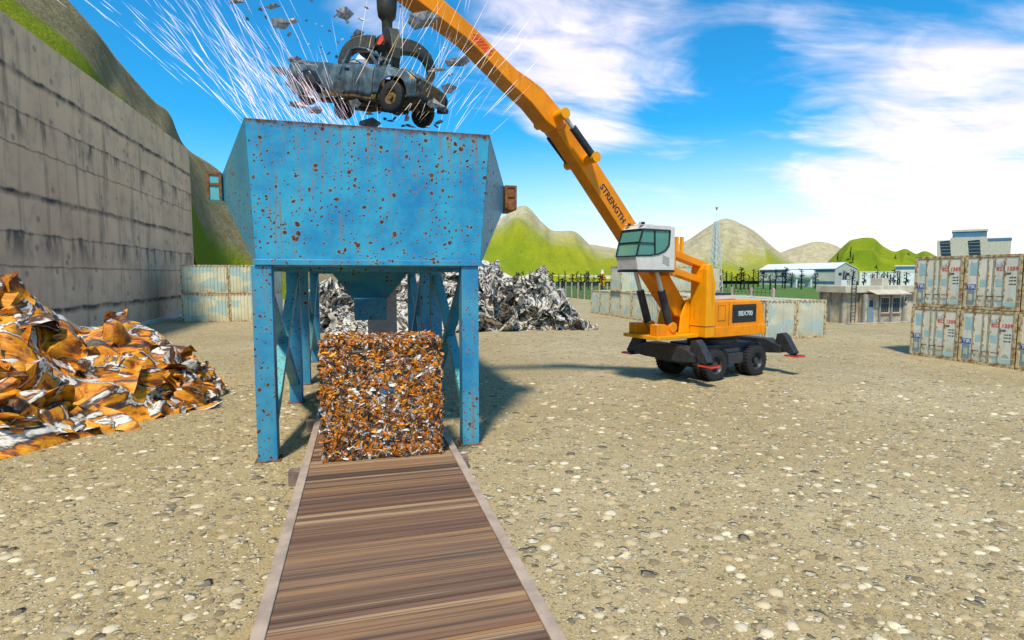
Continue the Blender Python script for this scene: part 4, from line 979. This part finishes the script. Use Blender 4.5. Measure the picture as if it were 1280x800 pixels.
# ------------------------------------------------------------------ wrecked pickup
def truck_paint():
    m, t, b, v = material('weathered grey blue paint'); n1 = t.noise(v, 2.2, 6, .65); n2 = t.noise(v, 13, 5, .7); n3 = t.noise(t.scale(v, (6,6,1)), 1., 4, .7)
    c = t.mix(t.ramp(n1, .35, .65), (.045,.082,.105), (.135,.19,.21)); c = t.mix(t.math('MULTIPLY', t.ramp(n3, .5, .7), .7), c, (.018,.028,.032)); c = t.mix(t.ramp(n2, .62, .70), c, (.16,.075,.03))
    t.link(c, b.inputs['Base Color']); b.inputs['Roughness'].default_value = .4; b.inputs['Metallic'].default_value = .25; t.link(t.bump(n1, .5, .06), b.inputs['Normal']); return m
M['truck'] = truck_paint()
M['sootrust'] = plain('sooty rust', (.16,.095,.03), .8, .1, .7, 8, .4)
fr_ = Vector((.80,-.60,0)).normalized()
tk = empty('wrecked_pickup', (.28, 16.75, 8.78), label='crushed grey blue pickup truck hanging from the grapple claws above the hopper', cat='pickup truck')
tk.scale = (.86,.92,1.0); tk.rotation_euler = (0, R(10.5), math.atan2(fr_.y, fr_.x))
def crumple(p, s=.05, f=1.6): return Vector(p) + Vector((noise.noise(Vector(p)*f), noise.noise(Vector(p)*f+Vector((5,0,0))), noise.noise(Vector(p)*f+Vector((0,9,0)))))*s
HW = .88
def arch(cx, r, x0, x1, zs, n=10):     # underside edge with wheel arch
    return [(cx+r*math.cos(math.pi-math.pi*i/n), zs+r*.95*math.sin(math.pi*i/n)) for i in range(n+1)]
def slab(g, prof, y0, y1, inset=.0):
    g.prism(prof, lambda a, b, c: crumple((a, c, b)), y0, y1)
ZS = .42
# each flank: bed side, cab side + fender (with wheel arches), built as thin curved panels left and right
def flank(g, prof_fn, x0, x1, nx, y):
    sgn = 1 if y > 0 else -1; P = []
    for i in range(nx+1):
        x = x0+(x1-x0)*i/nx; zt, zb = prof_fn(x); row = []
        for j in range(9):
            s = j/8; z = zb+(zt-zb)*s; bul = .06*math.sin(math.pi*min(1, (z-.3)/.85)) + (.025 if .66 < z < .78 else 0)
            row.append(crumple((x, y+sgn*(bul-.03), z), .06, 2.0))
        P.append(row)
    g.grid(P)
def side_top(x):
    if x < -.35: return 1.12
    if x < 1.0: return 1.10
    return 1.08 - .05*((x-1.0)/1.4) - .28*max(0, (x-1.9)/.6)**2
def side_bot(x):
    z = .42
    for cx in (-1.62, 1.62):
        d = abs(x-cx)
        if d < .52: z = max(z, .40+math.sqrt(.52**2-d*d)*.92)
    return min(z, side_top(x)-.08)
pr_ = lambda x: (side_top(x), side_bot(x))
for y in (HW, -HW):
    g = MB(); flank(g, pr_, -2.48, -.38, 60, y); o = g.build('bed_side', M['truck'], tk, smooth=True, fix=False); m_ = o.modifiers.new('thick', 'SOLIDIFY'); m_.thickness = .03; m_.offset = 0
    g = MB(); flank(g, pr_, .86, 2.45, 60, y); o = g.build('fender', M['truck'], tk, smooth=True, fix=False); m_ = o.modifiers.new('thick', 'SOLIDIFY'); m_.thickness = .03; m_.offset = 0
    g = MB(); flank(g, lambda x: (1.12, .36), -.34, .83, 24, y); o = g.build('door', M['truck'], tk, smooth=True, fix=False); m_ = o.modifiers.new('thick', 'SOLIDIFY'); m_.thickness = .04; m_.offset = 0
    dd = o; g = MB(); yy = y+(.07 if y > 0 else -.07); g.box(-.22, -.05, min(yy, yy*.98), max(yy, yy*.98), .96, 1.0); g.build('handle', M['black'], dd)
    g = MB(); flank(g, lambda x: (.40, .28), -1.05, 1.05, 10, y*.95); o = g.build('sill', M['sootrust'], tk, fix=False); m_ = o.modifiers.new('thick', 'SOLIDIFY'); m_.thickness = .05
g = MB(); P = [[crumple((x, yv*HW*.99, side_top(x)+.05*(1-yv*yv)+ .005), .05, 2) for yv in (-1,-.6,-.2,.2,.6,1)] for x in [.9+1.52*i/12 for i in range(13)]]; g.grid(P); o = g.build('hood', M['truck'], tk, smooth=True, fix=False); o.modifiers.new('thick','SOLIDIFY').thickness = .03
# cab: pillars and roof, open windows
g = MB(); rf = [(-.30,1.58),(-.05,1.66),(.30,1.60),(.50,1.50)]
P = [[crumple((x, yv*.70, z-.06*yv*yv), .07, 2.2) for yv in (-1,-.5,0,.5,1)] for x, z in rf]; g.grid(P); o = g.build('roof', M['truck'], tk, smooth=True, fix=False); o.modifiers.new('thick','SOLIDIFY').thickness = .04
g = MB()
for y in (1, -1):
    for a, b in (((-.36,.85,1.10),(-.30,.70,1.53)), ((.98,.84,1.08),(.50,.70,1.44)), ((.98,.84,1.08),(.98,.84,1.1))):
        if a[0] != b[0]: g.bar((a[0],a[1]*y,a[2]), (b[0],b[1]*y,b[2]), .09, .09)
g.bar((-.36,-.85,1.10),(-.36,.85,1.10),.08,.08); g.bar((.98,-.84,1.08),(.98,.84,1.08),.08,.08); g.build('pillar', M['truck'], tk, bevel=.02)
g = MB(); g.box(-.25,.35,-.62,-.08,.60,.92); g.box(-.32,-.18,-.60,-.10,.92,1.34); g.box(-.25,.35,.08,.62,.60,.92); g.box(-.32,-.18,.10,.60,.92,1.34); g.build('seat', M['sootrust'], tk, bevel=.05)
g = MB(); g.box(-2.46,-.40,-.80,.80,.60,.68); g.box(-.46,-.38,-.84,.84,.60,1.10); g.box(-2.48,-2.42,-.84,.84,.50,1.10); g.build('bed_floor', M['truck'], tk, bevel=.01)
g = MB(); g.box(-2.3,2.2,-.55,-.42,.34,.50); g.box(-2.3,2.2,.42,.55,.34,.50)
for x in (-1.9,-.8,.4,1.2): g.box(x,x+.12,-.42,.42,.36,.48)
g.box(.8,2.1,-.4,.4,.5,.92); g.box(-.3,.85,-.78,.78,.42,.5); g.tube((-2.3,.2,.34),(.9,.2,.34),.06,n=8); g.build('underframe', M['sootrust'], tk, bevel=.01)
g = MB(); g.box(2.36,2.44,-.80,.80,.50,.92); fr2 = g.build('grille', M['sootrust'], tk, bevel=.02)
g = MB(); g.box(2.44,2.56,-.90,.90,.40,.54); g.build('bumper', M['black_iron'], tk, bevel=.04); g = MB(); g.box(-2.62,-2.50,-.88,.88,.42,.55); g.build('bumper', M['black_iron'], tk, bevel=.04)
for y in (-.64, .64):
    g = MB(); g.lathe([(.0,0),(.12,0),(.14,-.04),(.14,-.1)], (2.46,y,.74), (1,0,0), 16); g.build('headlight', M['hub'], tk, smooth='auto')
    g = MB(); g.box(2.20, 2.32, y*1.40-.03, y*1.40+.03, .84, .90); g.build('indicator', M['amber'], tk)
for x in (-1.62, 1.62):
    for y in (-.80, .80):
        s_ = 1 if y > 0 else -1; g = MB(); g.lathe([(.20,-.11),(.34,-.12),(.40,-.08),(.41,0),(.40,.08),(.34,.12),(.20,.11)], (x,y*1.06,.36), (0,1,0), 28); wl = g.build('wheel', M['rubber'], tk, smooth='auto')
        g = MB(); g.lathe([(.0,s_*.09),(.06,s_*.10),(.08,s_*.05),(.18,s_*.04),(.22,s_*.11),(.235,s_*.11),(.235,-s_*.11)], (x,y*1.06,.36), (0,1,0), 22); g.build('rim', M['sootrust'], wl, smooth='auto')

# ------------------------------------------------------------------ flying fragments
M['shard'] = None
m, t, b, v = material('torn sheet steel'); n1 = t.noise(v, 5, 5, .7, 1.); t.link(t.mix(t.ramp(n1, .4, .65), (.07,.07,.075), (.18,.18,.185)), b.inputs['Base Color']); b.inputs['Metallic'].default_value = .25; t.link(t.ramp(n1, .4, .7, .3, .5), b.inputs['Roughness']); M['shard'] = m
def shard(name, w, h, seed, tilt=None):
    rs = random.Random(seed); n = rs.choice((4,5,5,6)); g = MB(); th = max(.016, min(w, h)*.07)
    pts = []
    for k in range(n):
        a = 2*math.pi*k/n + rs.uniform(-.25,.25); r = rs.uniform(.5, 1.0); pts.append((math.cos(a)*r*w/2, math.sin(a)*r*h/2))
    kx = max(abs(p[0]) for p in pts); kz = max(abs(p[1]) for p in pts); pts = [(p[0]*w/2/kx, p[1]*h/2/kz) for p in pts]
    fold = rs.uniform(.03,.16)*max(w, h); slope = rs.uniform(-.5,.5)
    def dep(x, z): return fold*abs(x/w-slope*.3) + rs.uniform(-.04,.04)*w
    fr = [Vector((x, dep(x,z), z)) for x, z in pts]; c = Vector((0, -abs(fold)*.25, 0)); n_ = len(fr)
    vs = fr + [p*1.0+Vector((0,th,th*.6)) for p in fr] + [c, c+Vector((0,th,th*.6))]
    fs = [(k,(k+1)%n_,2*n_) for k in range(n_)] + [((k+1)%n_+n_, k+n_, 2*n_+1) for k in range(n_)] + [(k,k+n_,(k+1)%n_+n_,(k+1)%n_) for k in range(n_)]
    g.add(vs, fs); return g.build(name, M['shard'])
big = [ (429,17,25,16,'kite shaped steel shard high above the pickup bed'), (350.5,28.5,25,13,'broad dark shard left of the kite shaped shard, above the bed end'), (366,26,12,7,'short sliver shard touching the broad dark shard above the bed end'),
 (529,25.5,40,20,'long dark plate fragment just right of the grapple rod'), (446,43.5,18,12,'small kite shard between the grapple rod and the upper left sky'), (570.5,77.5,31,12,'long shiny shard right of the right grapple claw under the boom'),
 (547,87,24,5,'flat sliver beside the right grapple claw'), (562,111,18,12,'wedge shard just in front of the pickup nose'), (350,89.5,26,10,'triangular shard behind the pickup tail'), (366.5,74,19,9,'ragged shard above the tail end of the pickup bed'),
 (461,74,31,17,'large folded shard across the pickup cab window'), (437,77.5,26,9,'twisted shard at the rear pillar of the pickup cab'), (372,111,15,15,'upright shard under the pickup tail'), (393,120,31,9,'pale pointed shard across the rear wheel'),
 (371,131,27,8,'bright edged shard below the pickup tail'), (395,137,24,10,'pale shard below the rear wheel'), (421.5,109,15,15,'slanted shard on the side just behind the cab'), (444,129,18,10,'folded shard in front of the far rear wheel'),
 (463,110.5,14,11,'small slanted shard on the pickup door'), (460,154,33,12,'wide plate fragment at the hopper rim below the pickup'), (460,142,14,4,'pale flake just above the wide plate at the hopper rim'), (540.8,128.5,31,12,'wide shard across the pickup front corner'),
 (499,127.5,19,8,'grey shard across the front wheel hub'), (497,140,17,12,'folded shard below the front wheel'), (509,147.5,8,10,'curled shard hanging below the front wheel'), (379,79,30,3.5,'thin straight strip along the top of the pickup bed'),
 (404,107,15,5,'thin shard at the top of the rear wheel arch'), (427,124,11,4,'little flat shard between the rear wheels'), (548,153,12,5,'small shard under the pickup nose near the rim'), (512,157,15,3.5,'thin strip at the hopper rim under the front wheel'), (341,8,19,7,'bent shard near the top edge of the sky left of the burst'), (296,1,20,6,'dark sliver cut by the top of the sky') ]
rs = random.Random(77)
for i, (x, y, w, h, lab) in enumerate(big):
    D = rs.uniform(14.6, 15.5) if 360 < x < 560 and y > 60 else rs.uniform(15.5, 17.5); s = D/FPX
    o = shard('steel_shard', w*s*1.1, h*s*1.1, 100+i); o.location = at(x, y, D); o.rotation_euler = (rs.uniform(-.2,.2), rs.uniform(-.25,.25), -YAW+rs.uniform(-.3,.3)); tag(o, lab, 'metal shard', 'metal shards flying round the pickup')
smalls = [(310,12,6,3),(326,12,7,4),(309,24,5,5),(332,21,4,6),(361,43.5,6,7),(451.5,24.5,10,3),(434.5,27,5,6),(411.5,39,6,3.5),(389,1,6,3),(395,29.5,3,2.5),(383,26,4,3),(428,49,4,3),(422,53,4,4),(401,59,3,3),(317,73,5,4),(419,20,8,3),(403,33,3,2),(458,10,6,3),
 (345,104,4,3),(352,105,4,2),(583,53,3,7),(514,88,9,3),(565,93,3,2),(561,94,6,3),(525,61,4,2),(490,112,8,3),(476,132,8,4),(466,130,6,4),(487,151,12,3),(493,148,7,4),(481,149,5,4),(533,148,10,3),(545,158,8,3),(520,140,5,2),(535,159,6,3),(411,67,6,3),(421,71,5,4),(402,68,5,2),(453,129,4,2),(474,141,4,3),(484,128,5,4),(505,157,9,3),(523,151,6,4),
 (318,50,3,2),(340,40,3,2),(372,50,3,2),(386,55,3,2),(356,60,2.5,2),(500,8,4,3),(506,34,3,2),(555,60,3,2),(540,70,3,2),(575,98,3,2),(335,60,3,3)]
sp = [shard('steel_shard', .22, .12, 500+k) for k in range(5)]; us = [False]*5
for i, (x, y, w, h) in enumerate(smalls):
    k = i % 5; o = sp[k] if not us[k] else copy_tree(sp[k]); us[k] = True; D = rs.uniform(14.4, 17.5); s = D/FPX
    o.location = at(x, y, D); o.scale = (w*s/.22, 1, h*s/.12); o.scale[1] = (o.scale[0]+o.scale[2])/2; o.rotation_euler = (rs.uniform(-.3,.3), rs.uniform(-.5,.5), -YAW+rs.uniform(-.4,.4)); tag(o, 'tiny grey steel fragment, one of the smallest flying around the crushed pickup', 'metal shard', 'tiny fragments flying round the pickup')

# ------------------------------------------------------------------ sparks
m = bpy.data.materials.new('white hot spark'); m.use_nodes = True; t = NT(m.node_tree); b = t.n['Principled BSDF']
a = t.new('ShaderNodeVertexColor', layer_name='Col').outputs['Color']; t.link(a, b.inputs['Emission Color']); b.inputs['Emission Strength'].default_value = 1.0; b.inputs['Base Color'].default_value = (.2,.2,.2,1); M['spark'] = m
g = MB(); rs = random.Random(909)
def spark(p0, p1, r, c):
    g.cur = c; mid = p0.lerp(p1, .4); d = (p1-p0).normalized(); a = d.orthogonal().normalized(); b = d.cross(a)
    vs = [p0] + [mid + (a*math.cos(q)+b*math.sin(q))*r for q in (0, 2.1, 4.2)] + [p1]; g.add(vs, [(0,1,2),(0,2,3),(0,3,1),(4,2,1),(4,3,2),(4,1,3)])
def fan(n, src, a0, a1, l0, l1, d0, d1, r, cols, bias=1.):
    for _ in range(n):
        o = Vector(src) + Vector((rs.uniform(-1.4,1.4), rs.uniform(-1,1), rs.uniform(-.1,.4))); a = R(a0+(a1-a0)*rs.random()**bias)
        d = (RT*math.cos(a) + Vector((0,0,1))*math.sin(a) + Vector((FW.x,FW.y,0))*rs.gauss(0,.18)).normalized(); s = d0+(d1-d0)*rs.random(); L = rs.uniform(l0, l1)
        p = o + d*s; p.z -= .02*s*s
        spark(p, p + d*L, r*rs.uniform(.5, 1.3), rs.choice(cols))
pink = [(1.0,.80,.95),(1.,.88,1.),(.95,.90,1.),(1.,.75,.92),(.7,.8,1.)]
fan(190, (-1.2,16.4,7.7), 112, 140, .5, 1.9, .2, 3.2, .0065, pink, 1.2)
fan(95, (-1.3,16.4,7.7), 122, 142, .3, 1.4, 2.6, 6.2, .0065, pink)
fan(45, (-.2,17.6,7.7), 88, 118, .5, 1.5, .0, 3.0, .005, pink)
fan(60, (1.0,16.4,7.7), 50, 88, .5, 2.2, .3, 4.2, .0048, [(1,.92,.9),(1,.8,.55),(.9,.92,1)])
fan(26, (1.8,16.2,7.7), 40, 56, .8, 2.6, .4, 3.0, .006, [(1,.95,.95),(.85,.92,1)])
fan(14, (.6,15.2,8.0), 50, 80, .5, 1.6, .6, 2.2, .005, [(1,.62,.16),(1,.75,.35)])
fan(150, (-1.0,16.6,7.6), 108, 134, .35, 1.3, .0, 1.7, .0055, pink)
tag(g.build('sparks', M['spark'], fix=False), 'spray of white and pink sparks bursting out of the hopper mouth', 'sparks', kind='stuff')

# ------------------------------------------------------------------ sky, sun
SUN = Vector((-.42,-.90,0)).normalized(); EL = R(57)
W = bpy.data.worlds.new('World'); S.world = W; W.use_nodes = True; t = NT(W.node_tree); bg = t.n['Background']
sky = t.new('ShaderNodeTexSky', sky_type='NISHITA'); sky.sun_disc = False; sky.sun_elevation = EL; sky.sun_rotation = math.atan2(SUN.x, SUN.y); sky.air_density = 1.0; sky.dust_density = .3; sky.ozone_density = 2.5
tc = t.new('ShaderNodeTexCoord'); dvec = tc.outputs['Generated']
sp = t.new('ShaderNodeSeparateXYZ'); t.link(dvec, sp.inputs[0]); el = sp.outputs[2]
tint = t.mix(1., sky.outputs[0], (.16,1.08,1.45), 'MULTIPLY')
cl = t.math('MAXIMUM', el, 0.0); den = t.math('ADD', cl, .16)
pv = t.new('ShaderNodeVectorMath', operation='DIVIDE'); t.link(dvec, pv.inputs[0]); cmb = t.new('ShaderNodeCombineXYZ')
for i in range(3): t.link(den, cmb.inputs[i])
t.link(cmb.outputs[0], pv.inputs[1])
rot = t.new('ShaderNodeMapping'); rot.inputs['Rotation'].default_value = (0,0,R(24)); rot.inputs['Scale'].default_value = (.9,1.7,0); t.link(pv.outputs[0], rot.inputs['Vector'])
n1 = t.noise(rot.outputs[0], 1.05, 8, .56, .7); n2 = t.noise(rot.outputs[0], 3.2, 6, .58, 1.)
dens = t.math('ADD', t.math('MULTIPLY', n1, .82), t.math('MULTIPLY', n2, .18))
def blob(px, py, inner, outer, amt):
    global dens
    d = ray(px, py).normalized(); dp = t.new('ShaderNodeVectorMath', operation='DOT_PRODUCT'); t.link(dvec, dp.inputs[0]); dp.inputs[1].default_value = d
    dens = t.math('ADD', dens, t.ramp(dp.outputs['Value'], math.cos(R(outer)), math.cos(R(inner)), 0, amt))
blob(720,50,2,13,.13); blob(900,30,2,15,.06); blob(1130,50,3,14,.01); blob(1200,240,3,17,.12); blob(1270,150,3,12,.07); blob(1000,110,2,10,-.03); blob(430,60,1,7,.14); blob(720,150,1,7,.08); blob(1050,300,5,18,.10)
blob(190,200,8,26,-.24); blob(960,190,1,9,-.06); blob(860,230,2,12,-.05); blob(640,200,3,12,-.07); blob(300,100,3,14,-.1); blob(920,100,1,6,-.05)
cf = t.ramp(dens, .495, .77, 0, .93)
cloud = t.mix(t.ramp(n2, .3, .7), (7.7,7.0,7.8), (9.5,8.6,9.2))
hz = t.math('MULTIPLY', t.ramp(el, .0, .26, 1, 0), 1.)
dR = Vector((RT.x, RT.y, 0)) + Vector((FW.x, FW.y, 0)); dR.normalize(); dp = t.new('ShaderNodeVectorMath', operation='DOT_PRODUCT'); t.link(dvec, dp.inputs[0]); dp.inputs[1].default_value = dR
hzf = t.math('MULTIPLY', hz, t.ramp(dp.outputs['Value'], .35, .98, .35, .95))
c = t.mix(hzf, tint, (9.0,8.6,9.1)); c = t.mix(cf, c, cloud)
t.link(c, bg.inputs['Color']); bg.inputs['Strength'].default_value = .112
sd = bpy.data.lights.new('sun', 'SUN'); sd.energy = 3.8; sd.angle = R(6.0); sd.color = (1,.92,.77); so = bpy.data.objects.new('sun', sd); COL.objects.link(so)
dv = Vector((SUN.x*math.cos(EL), SUN.y*math.cos(EL), math.sin(EL))); so.rotation_euler = dv.to_track_quat('Z', 'Y').to_euler(); so.location = (0,-10,60)

S.view_settings.view_transform = 'Standard'; S.view_settings.look = 'None'; S.view_settings.gamma = 1; S.view_settings.exposure = .32; S.view_settings.use_curve_mapping = False
S.render.engine = 'CYCLES'; S.cycles.use_denoising = True; S.cycles.max_bounces = 6
